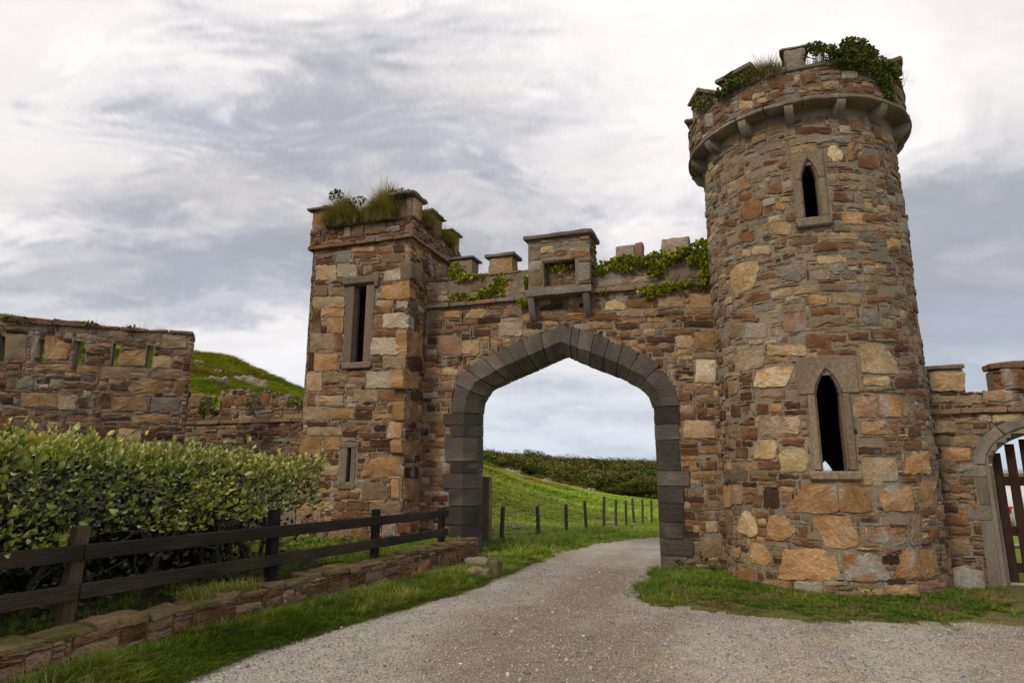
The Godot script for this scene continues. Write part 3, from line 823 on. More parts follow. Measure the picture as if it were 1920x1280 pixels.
	["r", 1.05, 4.68, 1.31, 4.72, 1.33, 4.83, 1.07, 4.78], ["r", -0.67, 4.56, -0.60, 4.54, -0.60, 4.60, -0.67, 4.61], ["t", -0.90, 4.82, -0.60, 4.74, -0.59, 4.88, -0.89, 4.96], ["t", 0.80, 3.55, 1.02, 3.56, 1.04, 3.70, 0.82, 3.68],
	["r", -0.01, 4.23, 0.19, 4.21, 0.20, 4.24, -0.01, 4.26], ["r", -1.38, 3.95, -0.92, 3.85, -0.92, 3.91, -1.37, 4.01], ["r", -1.17, 3.84, -0.86, 3.78, -0.85, 3.83, -1.16, 3.90], ["r", -0.90, 5.36, -0.69, 5.38, -0.66, 5.58, -0.75, 5.68, -1.00, 5.71, -1.05, 5.47],
	["r", 0.29, 5.41, 0.59, 5.41, 0.61, 5.54, 0.31, 5.54], ["o", 0.40, 5.06, 0.74, 5.07, 0.76, 5.24, 0.41, 5.23], ["r", 0.91, 5.95, 1.13, 6.02, 1.15, 6.19, 0.91, 6.17, 0.75, 6.12, 0.73, 5.96], ["k", 0.37, 6.01, 0.48, 6.05, 0.51, 6.17, 0.40, 6.29, 0.32, 6.28, 0.28, 6.13],
	["o", 0.57, 6.05, 0.64, 6.05, 0.67, 6.32, 0.60, 6.31], ["o", 0.67, 6.55, 0.84, 6.57, 0.86, 6.70, 0.68, 6.68], ["w", 0.48, 6.47, 0.63, 6.47, 0.65, 6.59, 0.49, 6.59], ["r", -0.12, 6.53, 0.36, 6.46, 0.37, 6.56, -0.12, 6.63],
	["t", -1.30, 6.81, -0.96, 6.64, -0.94, 6.90, -1.27, 7.07], ["t", -0.42, 5.51, -0.27, 5.48, -0.26, 5.56, -0.41, 5.60], ["r", -0.36, 5.21, -0.22, 5.18, -0.22, 5.24, -0.35, 5.27], ["o", -0.48, 5.40, -0.35, 5.37, -0.34, 5.48, -0.47, 5.52],
	["r", -1.37, 5.45, -1.13, 5.35, -1.12, 5.46, -1.36, 5.55], ["r", -1.12, 5.11, -0.84, 5.02, -0.83, 5.15, -1.11, 5.24], ["t", 0.57, 5.59, 0.79, 5.60, 0.80, 5.71, 0.58, 5.69], ["r", 1.10, 6.47, 1.24, 6.50, 1.26, 6.61, 1.12, 6.58],
	["o", 1.52, 6.17, 1.93, 6.31, 1.93, 6.45, 1.57, 6.32], ["r", 1.01, 5.69, 1.20, 5.73, 1.22, 5.84, 1.03, 5.80], ["t", -0.59, 5.05, -0.29, 4.98, -0.27, 5.15, -0.57, 5.22], ["o", 1.04, 4.71, 1.33, 4.76, 1.37, 4.92, 1.06, 4.87],
	["g", 1.36, 5.02, 1.94, 5.17, 1.93, 5.41, 1.42, 5.26], ["r", 0.68, 5.11, 1.23, 5.17, 1.25, 5.30, 0.70, 5.22], ["g", 0.18, 6.34, 0.64, 6.33, 0.65, 6.42, 0.19, 6.43], ["r", -0.39, 6.05, -0.28, 6.02, -0.27, 6.08, -0.39, 6.11],
	["r", -0.60, 5.71, -0.38, 5.65, -0.37, 5.78, -0.59, 5.84], ["g", 1.48, 5.48, 1.93, 5.61, 1.93, 5.80, 1.55, 5.69],
]
var traced_drum := [
	["r", -0.41, 7.25, -0.17, 7.18, -0.16, 7.37, -0.40, 7.45], ["r", -0.84, 7.25, -0.70, 7.18, -0.68, 7.35, -0.83, 7.42], ["o", -0.62, 7.09, -0.49, 7.04, -0.48, 7.13, -0.61, 7.18], ["t", -0.91, 7.12, -0.69, 7.03, -0.68, 7.16, -0.90, 7.26],
	["g", -1.61, 7.19, -1.42, 7.09, -1.40, 7.31, -1.59, 7.41], ["r", -1.19, 7.20, -1.01, 7.11, -1.00, 7.19, -1.19, 7.28], ["t", 0.28, 7.09, 0.50, 7.07, 0.51, 7.18, 0.29, 7.19], ["r", 0.06, 7.21, 0.20, 7.19, 0.21, 7.29, 0.07, 7.32],
	["g", 0.56, 7.22, 0.79, 7.23, 0.80, 7.36, 0.57, 7.34], ["r", -0.13, 7.20, -0.02, 7.17, -0.02, 7.25, -0.13, 7.27],
]
var traced_ruin := [
	["b", -3.14, 3.71, -2.81, 3.73, -2.87, 4.22, -3.20, 4.20], ["b", -2.72, 3.77, -2.59, 3.78, -2.65, 4.21, -2.77, 4.20], ["o", -2.14, 3.78, -2.16, 4.08, -2.35, 4.15, -2.45, 4.24, -2.56, 4.20, -2.51, 3.74], ["o", -2.63, 3.52, -2.06, 3.56, -2.07, 3.68, -2.65, 3.64],
	["o", -1.94, 3.51, -1.56, 3.53, -1.57, 3.67, -1.95, 3.65], ["d", -1.82, 3.87, -1.52, 3.89, -1.53, 3.96, -1.83, 3.94], ["b", -1.82, 3.72, -1.59, 3.74, -1.61, 3.88, -1.83, 3.87], ["r", -1.74, 3.97, -1.43, 3.99, -1.44, 4.05, -1.75, 4.03],
	["b", -1.52, 3.43, -1.05, 3.45, -1.08, 3.68, -1.54, 3.66], ["o", -0.78, 3.73, -0.81, 4.06, -1.18, 4.01, -1.27, 3.93, -1.26, 3.71], ["t", -0.64, 3.69, -0.32, 3.71, -0.34, 3.96, -0.67, 3.94], ["t", -0.50, 4.11, -0.07, 4.14, -0.10, 4.44, -0.53, 4.41],
	["b", -1.01, 4.20, -0.55, 4.24, -0.56, 4.40, -1.03, 4.37], ["b", -0.65, 3.47, -0.11, 3.50, -0.12, 3.67, -0.66, 3.64], ["g", -2.62, 3.18, -2.64, 3.40, -2.79, 3.41, -2.89, 3.34, -2.90, 3.17], ["p", -2.53, 3.18, -2.38, 3.18, -2.39, 3.27, -2.54, 3.26],
	["t", -2.34, 3.19, -2.14, 3.20, -2.16, 3.37, -2.36, 3.36], ["r", -2.13, 3.20, -1.78, 3.22, -1.80, 3.33, -2.14, 3.32], ["r", -1.77, 3.19, -1.58, 3.20, -1.59, 3.33, -1.78, 3.32], ["d", -1.33, 3.20, -1.03, 3.21, -1.04, 3.30, -1.34, 3.29],
	["o", -0.97, 3.16, -0.41, 3.18, -0.44, 3.45, -0.99, 3.42], ["r", -0.21, 3.18, -0.05, 3.19, -0.08, 3.45, -0.23, 3.44], ["o", -2.76, 2.82, -2.20, 2.84, -2.23, 3.09, -2.79, 3.07], ["p", -2.17, 2.79, -1.88, 2.80, -1.91, 3.07, -2.20, 3.06],
	["d", -1.84, 2.83, -1.55, 2.84, -1.57, 3.02, -1.86, 3.01], ["r", -1.47, 2.83, -1.30, 2.84, -1.33, 3.10, -1.50, 3.09], ["o", -1.26, 2.79, -0.65, 2.81, -0.68, 3.11, -1.29, 3.08], ["g", -0.56, 2.79, -0.08, 2.81, -0.10, 3.11, -0.59, 3.09],
	["d", -3.09, 2.86, -2.90, 2.86, -2.92, 3.00, -3.11, 2.99], ["r", -3.01, 2.65, -2.65, 2.66, -2.66, 2.78, -3.03, 2.76], ["r", -2.54, 2.66, -2.40, 2.67, -2.41, 2.75, -2.55, 2.75], ["o", -0.30, 2.57, -0.20, 2.66, -0.25, 2.74, -0.62, 2.74, -0.86, 2.71, -0.86, 2.56],
	["d", -1.44, 2.60, -0.92, 2.62, -0.93, 2.68, -1.45, 2.66], ["t", -1.09, 2.20, -0.71, 2.20, -0.74, 2.44, -1.11, 2.44], ["r", -0.57, 2.43, -0.34, 2.43, -0.35, 2.52, -0.58, 2.52], ["d", -1.76, 2.20, -1.16, 2.21, -1.18, 2.42, -1.78, 2.40],
	["p", -2.29, 2.41, -2.12, 2.41, -2.13, 2.54, -2.30, 2.54], ["d", -0.69, 2.24, -0.15, 2.24, -0.16, 2.37, -0.70, 2.36], ["r", -2.00, 2.43, -1.41, 2.44, -1.42, 2.55, -2.01, 2.53],
]
var traced_low := [
	["b", -12.73, 3.18, -12.16, 3.16, -12.19, 3.44, -12.77, 3.46], ["r", -11.53, 3.14, -11.23, 3.13, -11.25, 3.36, -11.56, 3.37], ["r", -11.15, 3.14, -10.87, 3.13, -10.89, 3.31, -11.17, 3.32], ["r", -10.37, 3.12, -10.11, 3.11, -10.14, 3.40, -10.39, 3.41],
	["r", -11.56, 2.94, -11.19, 2.93, -11.21, 3.07, -11.58, 3.09], ["b", -10.45, 2.77, -9.94, 2.75, -9.95, 2.90, -10.47, 2.92], ["b", -11.99, 2.80, -11.23, 2.78, -11.24, 2.89, -12.00, 2.91], ["t", -10.98, 2.77, -10.57, 2.76, -10.59, 2.89, -10.99, 2.90],
	["t", -9.72, 2.73, -9.18, 2.71, -9.20, 2.87, -9.74, 2.89], ["r", -11.02, 2.46, -10.64, 2.45, -10.65, 2.53, -11.03, 2.54], ["r", -10.01, 2.42, -9.57, 2.41, -9.58, 2.51, -10.02, 2.52], ["d", -10.59, 2.44, -10.42, 2.44, -10.42, 2.51, -10.60, 2.51],
	["r", -10.37, 2.43, -10.05, 2.42, -10.06, 2.50, -10.38, 2.51],
]
var traced_right := [
	["t", 0.14, 2.81, 0.59, 2.79, 0.62, 3.07, 0.17, 3.09], ["r", 1.01, 2.85, 1.29, 2.83, 1.32, 3.08, 1.05, 3.10], ["t", 0.15, 2.62, 0.75, 2.59, 0.77, 2.70, 0.16, 2.73], ["p", 0.78, 2.64, 1.13, 2.62, 1.15, 2.77, 0.80, 2.78],
	["t", 0.13, 2.18, 0.38, 2.18, 0.41, 2.35, 0.15, 2.36], ["t", 0.86, 2.32, 1.22, 2.31, 1.24, 2.42, 0.87, 2.43], ["b", 0.12, 1.99, 0.31, 1.99, 0.33, 2.15, 0.14, 2.15], ["t", 0.34, 1.97, 0.65, 1.97, 0.67, 2.14, 0.37, 2.15],
	["o", 0.20, 1.77, 0.53, 1.77, 0.56, 1.96, 0.22, 1.96], ["b", 0.13, 1.63, 0.33, 1.63, 0.34, 1.73, 0.14, 1.73], ["g", 0.37, 1.61, 0.60, 1.61, 0.61, 1.73, 0.38, 1.73], ["r", 0.23, 1.33, 0.47, 1.33, 0.48, 1.41, 0.24, 1.41],
	["b", 0.15, 1.23, 0.47, 1.23, 0.48, 1.31, 0.16, 1.31], ["d", 0.11, 1.04, 0.29, 1.04, 0.30, 1.13, 0.12, 1.12], ["r", 0.11, 0.86, 0.41, 0.87, 0.43, 1.01, 0.13, 1.00], ["r", 0.15, 0.73, 0.42, 0.74, 0.44, 0.85, 0.16, 0.84],
	["t", 0.10, 0.44, 0.36, 0.46, 0.39, 0.68, 0.13, 0.67], ["r", 0.13, 0.28, 0.36, 0.30, 0.36, 0.36, 0.14, 0.34],
]
var tps: Array[float] = [-3.40, -11.50, -0.41181, -1.20, -11.80, 0.26544, -1.00, -14.00, -0.20623, -3.00, -14.00, 0.06049, -1.90, -16.30, 1.09435, 0.50, -19.00, 2.64921, 3.00, -13.00, 0.20133, 6.00, -13.00, -0.11249, 10.00, -13.00, 0.17326, 4.00, -20.00, -0.75617, 20.00, -20.00, 0.24035, 60.00, -20.00, -0.05419, 60.00, -60.00, 0.04823, 30.00, -45.00, 0.15828, 20.00, -90.00, 0.05576, 100.00, -120.00, -0.16957, -8.00, -13.00, 2.03598, -10.50, -13.00, 1.10323, -13.00, -13.00, -1.76284, -18.00, -14.00, -2.64556, -25.00, -12.00, 0.43495, -40.00, -10.00, -0.31615, -60.00, -5.00, -0.46552, -6.00, -12.00, 0.69460, -4.80, -13.16, -1.69979, -4.35, -17.01, -1.34980, -3.99, -20.31, 2.31089, -3.80, -23.55, -0.76743, -3.50, -28.42, 0.19321, -7.88, -20.55, 2.00371, -6.52, -21.02, -7.75586, -11.84, -38.23, -1.38705, -8.75, -39.30, -2.84893, -5.66, -40.37, 2.36289, -4.26, -30.27, -0.56509, -9.78, -25.18, 9.21878, -8.83, -25.51, -6.60510, -25.92, -65.10, -3.85588, -21.81, -66.53, 3.57464, -17.44, -68.04, -0.66646, -13.64, -69.36, -0.52854, -8.21, -71.23, 0.00451, -53.52, -129.62, 0.01384, -34.81, -136.10, -0.10628, -16.13, -142.57, 0.24177, -5.16, -146.37, 0.06012, -56.00, -33.52, 4.79673, -54.25, -34.13, -3.02455, -49.57, -35.75, -0.08363, -44.10, -37.64, -3.70116, -40.39, -38.93, 0.43611, -37.91, -39.79, 13.16382, -35.75, -40.53, -6.45576, -34.07, -41.11, -5.75196, -32.02, -41.83, 2.66941, -30.28, -47.72, 0.95761, -27.22, -54.07, 0.18284, -17.85, -23.45, 0.55254, -20.58, -22.51, 4.34820, -25.08, -20.95, -0.06710, -30.54, -21.17, -2.12113, -199.39, -92.98, -0.14557, -308.14, -143.69, -0.01491, -168.53, -141.41, 0.18082, -126.19, -180.21, -0.23484, -195.02, -278.51, 0.02524, -75.24, -206.73, 0.04572, -19.17, -219.16, -0.04279, -29.63, -338.71, 0.00713, 38.20, -216.66, -0.00767, 92.98, -199.39, 0.03965, 143.69, -308.14, -0.01934, 141.41, -168.53, 0.05574, 180.21, -126.19, 0.07559, 278.51, -195.02, -0.02981]
var tps_lin: Array[float] = [29.60686, 0.04889, 0.10925]

# ---------- the ground ----------
func tps_h(x: float, z: float) -> float:
	var s := tps_lin[0] + tps_lin[1] * x / 20.0 + tps_lin[2] * z / 20.0
	for k in range(0, tps.size(), 3):
		var dx := (x - tps[k]) / 20.0
		var dz := (z - tps[k + 1]) / 20.0
		var d2 := dx * dx + dz * dz
		s += tps[k + 2] * d2 * 0.5 * log(d2 + 1e-12)
	return s

func bank_x(z: float) -> float:            # the face of the low retaining wall
	return -4.909 + 0.057 * (-3.288 - z)

func road_left(z: float) -> float:
	var p := [4.0, -4.4, -4.4, -4.22, -5.1, -4.25, -5.9, -4.10, -6.65, -3.96, -7.6, -3.78, -8.9, -3.57, -11.2, -3.46, -12.6, -3.26, -14.4, -2.86, -16.3, -1.92, -18.0, -0.4, -20.0, 2.0, -30.0, 16.0]
	for k in range(0, p.size() - 2, 2):
		if z <= p[k] and z >= p[k + 2]:
			return lerpf(p[k + 1], p[k + 3], (z - p[k]) / (p[k + 2] - p[k]))
	return 99.0 if z < 0.0 else -4.4

var lawn := PackedVector2Array([Vector2(-1.28, -11.6), Vector2(-1.37, -10.3), Vector2(-1.38, -9.2), Vector2(-1.22, -8.5), Vector2(-0.83, -8.3), Vector2(0.02, -8.08), Vector2(0.79, -8.08), Vector2(1.69, -8.4), Vector2(2.3, -8.6), Vector2(3.0, -9.3), Vector2(3.15, -11.0), Vector2(2.6, -11.6)])

func on_road(x: float, z: float) -> bool:
	var w := 0.09 * nz.get_noise_2d(x * 130.0, z * 130.0) + 0.05 * nf.get_noise_2d(x * 400.0, z * 400.0)
	if x + w < road_left(z):
		return false
	if z < -11.2:
		return x < road_left(z) + 2.3 + (-11.2 - z) * 0.12
	return not Geometry2D.is_point_in_polygon(Vector2(x + w * 1.6, z + w * 2.6), lawn)

func ground_h(x: float, z: float) -> float:
	var g := 0.0
	if z > -13.0:
		var bx := bank_x(z)
		if x < bx - 0.12 and z > -11.3:
			g = 0.40
		elif x < -2.5:
			var near := clampf((z + 10.5) / 4.0, 0.0, 1.0)
			g = lerpf(0.0, 0.03 + 0.14 * near, clampf((road_left(z) - x + 0.08) / maxf(0.25, road_left(z) - bx), 0.0, 1.0))
		elif z < -7.5:
			g = 0.07 * clampf((-8.2 - z) / 1.4, 0.0, 1.0) * clampf((x + 1.3) / 0.5, 0.0, 1.0)
	if z < -11.2 or absf(x) > 30.0 or z > 6.0:
		var back := clampf(maxf((-11.2 - z) / 1.6, maxf((absf(x) - 30.0) / 15.0, 0.0)), 0.0, 1.0)
		back = back * back * (3.0 - 2.0 * back)
		var d := sqrt(x * x + z * z)
		var far := tps_h(x, z) if z < -8.0 and d < 420.0 else -1.0
		far = lerpf(far, -6.0, clampf((d - 230.0) / 150.0, 0.0, 1.0))
		if z > -14.0 and absf(x) > 30.0:
			far = lerpf(far, -0.5, clampf((z + 14.0) / 6.0, 0.0, 1.0))
		g = lerpf(g, far, back)
		var rough := clampf((d - 14.0) / 40.0, 0.0, 1.0)
		if not on_road(x, z) or d > 30.0:
			var hill := clampf((-x - 12.0) / 12.0, 0.0, 1.0) * clampf((120.0 - d) / 40.0, 0.0, 1.0)
			g += rough * (0.10 * noise(Vector3(x, 0, z), 0.35) + 0.12 * noise(Vector3(x, 9, z), 0.12))
			g -= rough * clampf((-x - 42.0) / 10.0, 0.0, 1.0) * clampf((110.0 - d) / 30.0, 0.0, 1.0) * 0.45
			g += hill * rough * (0.55 * noise(Vector3(x, 3, z), 0.11) + 0.4 * noise(Vector3(x, 5, z), 0.25))
	return g

func axis_steps(lo: float, hi: float, step: float, far: float) -> Array:
	var out := []
	var x := lo
	while x <= hi + 0.001:
		out.append(x)
		x += step
	var s := step
	while out[-1] < far:
		s *= 1.11
		out.append(out[-1] + s)
	s = step
	while out[0] > -far:
		s *= 1.11
		out.push_front(out[0] - s)
	return out

func turf_col(x: float, z: float) -> Color:
	var a := clampf(0.5 + 1.1 * noise(Vector3(x, 0, z), 0.10) + 0.6 * noise(Vector3(x, 4, z), 0.7), 0, 1)
	var c := Color(0.14, 0.235, 0.014).lerp(Color(0.25, 0.345, 0.024), a)
	var d := sqrt(x * x + z * z)
	if z < -11.0:
		var bank := clampf(1.0 - (Vector2(x, z) - Vector2(-8.5, -26.0)).length() / 12.0, 0, 1)
		c = c.lerp(Color(0.20, 0.19, 0.025), bank * clampf(0.5 + noise(Vector3(x, 7, z), 0.4), 0, 1))
		if x < -14.0 and d < 110.0:
			c = c.lerp(Color(0.34, 0.33, 0.06), clampf(0.55 + 1.3 * noise(Vector3(x, 2, z), 0.16), 0, 0.9))
			c = c.lerp(Color(0.17, 0.125, 0.05), clampf((noise(Vector3(x, 12, z), 0.25) - 0.08) * 2.2, 0, 0.75))
		if d > 74.0 and x > -50.0:
			c = c.lerp(Color(0.07, 0.075, 0.018), clampf((d - 74.0) / 10.0, 0, 0.8))
	return c

func build_ground() -> void:
	var xs := axis_steps(-11.0, 7.0, 0.22, 1500.0)
	var zs := axis_steps(-30.0, 2.0, 0.22, 1500.0)
	var mb := Mb.new()
	for z in zs:
		for x in xs:
			var g := ground_h(x, z)
			var c := turf_col(x, z)
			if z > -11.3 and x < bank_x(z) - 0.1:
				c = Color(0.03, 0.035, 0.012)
			elif z > -11.6 or d2(x, z) < 100.0:
				c = c.lerp(Color(0.19, 0.155, 0.10), 0.8)
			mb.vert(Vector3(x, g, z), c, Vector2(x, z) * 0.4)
	var w := xs.size()
	for j in zs.size() - 1:
		for k in w - 1:
			var i0 := j * w + k
			mb.quad(i0, i0 + w, i0 + w + 1, i0 + 1)
	put("ground", mb.mesh(), M.turf, null, "structure")
	# the gravel road
	mb = Mb.new()
	var cell := 0.1
	var nx := 170
	var nzz := 270
	var ids := {}
	for j in nzz:
		for k in nx:
			var x := -5.0 + k * cell
			var z := 3.0 - j * cell
			if x > 9.0 or not on_road(x + 0.05, z - 0.05):
				continue
			var q := []
			for e in [Vector2i(0, 0), Vector2i(1, 0), Vector2i(1, 1), Vector2i(0, 1)]:
				var key: Vector2i = Vector2i(k, j) + e
				if not ids.has(key):
					var px := -5.0 + key.x * cell
					var pz := 3.0 - key.y * cell
					var g := ground_h(px, pz) * (1.0 if pz < -11.0 else 0.25) + 0.012 + 0.012 * noise(Vector3(px, 0, pz), 0.5)
					var a := clampf(0.5 + 1.3 * noise(Vector3(px * 1.9, 0, pz * 0.5), 0.25) + 0.5 * noise(Vector3(px, 6, pz), 1.3), 0, 1)
					var c := Color(0.29, 0.258, 0.21).lerp(Color(0.47, 0.455, 0.425), a)
					c = c.lerp(Color(0.40, 0.37, 0.2), clampf((noise(Vector3(px, 3, pz), 0.5) - 0.1) * clampf((px + 1.5) / 2.5, 0, 1) * 2.0, 0, 0.35))
					ids[key] = mb.vert(Vector3(px, g, pz), c, Vector2(px, pz) * 0.75)
				q.append(ids[key])
			mb.quad(q[0], q[1], q[2], q[3])
	put("road", mb.mesh(), M.gravel, null, "structure")
	# loose stones on it
	var pm := Mb.new()
	rock(pm, Vector3(1, 0.6, 0.8), 0.5, Color(1, 1, 1), Color(0.85, 0.85, 0.85), 3)
	var where := []
	var cols := []
	while where.size() < 90000:
		var z := -2.6 - pow(rng.randf(), 1.5) * 13.5
		var x := rf(-4.4, 5.5)
		if not on_road(x, z):
			continue
		var sz := 0.006 + 0.014 * pow(rng.randf(), 2.5) + (rf(0.01, 0.04) if rng.randf() < 0.004 else 0.0)
		where.append(Transform3D(Basis(Vector3(rf(-1, 1), rf(-1, 1), rf(-1, 1)).normalized(), rf(0, 6)).scaled(Vector3.ONE * sz), Vector3(x, 0.014 + 0.012 * noise(Vector3(x, 0, z), 0.5) + sz * 0.15, z)))
		var t := rf(0.15, 0.56) + (0.15 if rng.randf() < 0.04 else 0.0)
		cols.append(Color(t, t * rf(0.9, 1.0), t * rf(0.8, 1.02)))
	scatter("gravel", pm.mesh(), M.pebble, where, cols)

func d2(x: float, z: float) -> float:
	return x * x + z * z

# ---------- sky ----------
func build_sky() -> Texture2D:
	var n1 := FastNoiseLite.new()
	n1.seed = 27
	n1.frequency = 0.55
	n1.fractal_octaves = 6
	n1.fractal_gain = 0.5
	n1.noise_type = FastNoiseLite.TYPE_SIMPLEX_SMOOTH
	n1.domain_warp_enabled = true
	n1.domain_warp_amplitude = 0.7
	n1.domain_warp_frequency = 0.35
	var n2 := FastNoiseLite.new()
	n2.seed = 64
	n2.frequency = 0.30
	n2.fractal_octaves = 3
	n2.noise_type = FastNoiseLite.TYPE_SIMPLEX_SMOOTH
	var w := 2048
	var h := 1024
	var im := Image.create(w, h, false, Image.FORMAT_RGBF)
	im.fill(Color(0.30, 0.30, 0.28))
	for j in h / 2 + 2:
		var el := PI * (0.5 - (j + 0.5) / h)
		var y := maxf(sin(el), 0.0)
		for k in w:
			var az := TAU * ((k + 0.5) / w - 0.5)          # 0 = towards -z, right positive
			var f := 1.0 / (y + 0.20)
			var px := sin(az) * cos(el) * f
			var pz := -cos(az) * cos(el) * f
			# cloud bands drawn out along one wind
			var u := px * 0.94 - pz * 0.34
			var v := px * 0.34 + pz * 0.94
			var a := n1.get_noise_3d(u * 0.95, v * 1.35, 3.0)
			var b := n2.get_noise_3d(u * 0.8, v * 1.2, 8.0)
			var wisp := n1.get_noise_3d(u * 3.0, v * 4.2, 31.0)
			var dens := clampf(0.50 + 1.4 * a + 0.95 * b + 0.35 * wisp, 0.0, 1.0)
			dens = dens * dens * (3.0 - 2.0 * dens)
			dens = dens * clampf(0.92 + 0.5 * wisp + 0.3 * a, 0.55, 1.0)
			var high := clampf(y / 0.7, 0.0, 1.0)
			var bright := Color(0.83, 0.80, 0.805).lerp(Color(0.895, 0.845, 0.83), high)
			var dark := Color(0.375, 0.405, 0.475).lerp(Color(0.42, 0.435, 0.49), high)
			var c := bright.lerp(dark, dens)
			c = c * clampf(0.97 + 0.20 * wisp - 0.16 * a, 0.8, 1.06)
			# thin blue-grey air low down
			var low := clampf(1.0 - y / 0.22, 0.0, 1.0)
			c = c.lerp(Color(0.54, 0.63, 0.745), low * 0.75)
			im.set_pixel(k, j, c)
	return ImageTexture.create_from_image(im)

# ---------- start ----------
func _ready() -> void:
	var cam := Camera3D.new()
	cam.name = "camera"
	cam.fov = 56.96
	cam.position = Vector3(0, 1.65, 0)
	cam.rotation = Vector3(deg_to_rad(11.5), deg_to_rad(19.1), 0)
	cam.near = 0.05
	cam.far = 4000.0
	add_child(cam)
	cam.current = true
	rng.seed = 7
	nz.seed = 3
	nz.frequency = 0.01
	nz.fractal_octaves = 2
	nz.noise_type = FastNoiseLite.TYPE_SIMPLEX_SMOOTH
	nf.seed = 9
	nf.frequency = 0.01
	nf.fractal_octaves = 3
	nf.noise_type = FastNoiseLite.TYPE_SIMPLEX_SMOOTH
	var env := Environment.new()
	env.background_mode = Environment.BG_SKY
	var sky := Sky.new()
	var pano := PanoramaSkyMaterial.new()
	pano.panorama = build_sky()
	pano.energy_multiplier = 1.0
	sky.sky_material = pano
	env.sky = sky
	env.background_energy_multiplier = 0.88
	env.tonemap_mode = Environment.TONE_MAPPER_LINEAR
	env.tonemap_exposure = 1.29
	env.sdfgi_enabled = true
	env.ssao_enabled = true
	env.ssil_enabled = true
	var we := WorldEnvironment.new()
	we.name = "world"
	we.environment = env
	add_child(we)
	var sun := DirectionalLight3D.new()
	sun.name = "sun"
	sun.light_energy = 0.5
	sun.light_color = Color(1.0, 0.92, 0.80)
	sun.light_angular_distance = 14.0
	sun.shadow_enabled = true
	sun.rotation = Vector3(deg_to_rad(-42), deg_to_rad(-24), 0)
	add_child(sun)
	make_materials()
	build_ground()
	build_gate_wall()
	build_square_tower()
	build_round_tower()
	build_side_walls()
	build_fences()
	build_small_things()
	build_hedge()
	build_grass()
	build_far()

const ZG := -11.19
const ZS := -10.47
const XS := -5.75
const TC := Vector3(1.302, 0, -10.923)
const MORTAR := Color(0.43, 0.365, 0.28)
const DARK := Color(0.125, 0.11, 0.093)
const GREYSTONE := Color(0.27, 0.235, 0.19)

var arch_in: Array[Vector2] = [Vector2(-4.66, 2.72), Vector2(-4.63, 2.95), Vector2(-4.46, 3.2), Vector2(-3.94, 3.41), Vector2(-3.5, 3.57), Vector2(-2.91, 3.80), Vector2(-2.45, 3.57), Vector2(-1.92, 3.34), Vector2(-1.55, 3.13), Vector2(-1.36, 2.95), Vector2(-1.28, 2.72)]
var arch_out: Array[Vector2] = [Vector2(-5.13, 2.72), Vector2(-5.10, 3.1), Vector2(-4.9, 3.47), Vector2(-4.27, 3.83), Vector2(-3.7, 4.05), Vector2(-2.88, 4.31), Vector2(-2.3, 4.12), Vector2(-1.75, 3.83), Vector2(-1.2, 3.5), Vector2(-0.88, 3.1), Vector2(-0.80, 2.72)]

func along(a: Array[Vector2], t: float) -> Vector2:
	var k := clampi(int(t), 0, a.size() - 2)
	return a[k].lerp(a[k + 1], t - k)

func arch_section(t: float, out_more: float, pull: float) -> Array:
	var i := along(arch_in, t)
	var e := along(arch_out, t)
	var g := i.lerp(e, 0.40)
	e = e + (e - i).normalized() * out_more
	i = i + (e - i).normalized() * pull
	g = g + (e - i).normalized() * pull
	var zf := ZG + 0.035 - pull
	return [Vector3(e.x, e.y, zf), Vector3(g.x, g.y, zf), Vector3(i.x, i.y, zf - 0.21), Vector3(i.x, i.y, ZG - 0.52), Vector3(e.x, e.y, ZG - 0.52)]

func in_gate(u: float, v: float) -> bool:
	if v < 2.72:
		return u < -5.12 or u > -0.84
	for k in arch_out.size() - 1:
		if u >= arch_out[k].x and u < arch_out[k + 1].x:
			return v > lerpf(arch_out[k].y, arch_out[k + 1].y, (u - arch_out[k].x) / (arch_out[k + 1].x - arch_out[k].x)) - 0.02
	return true

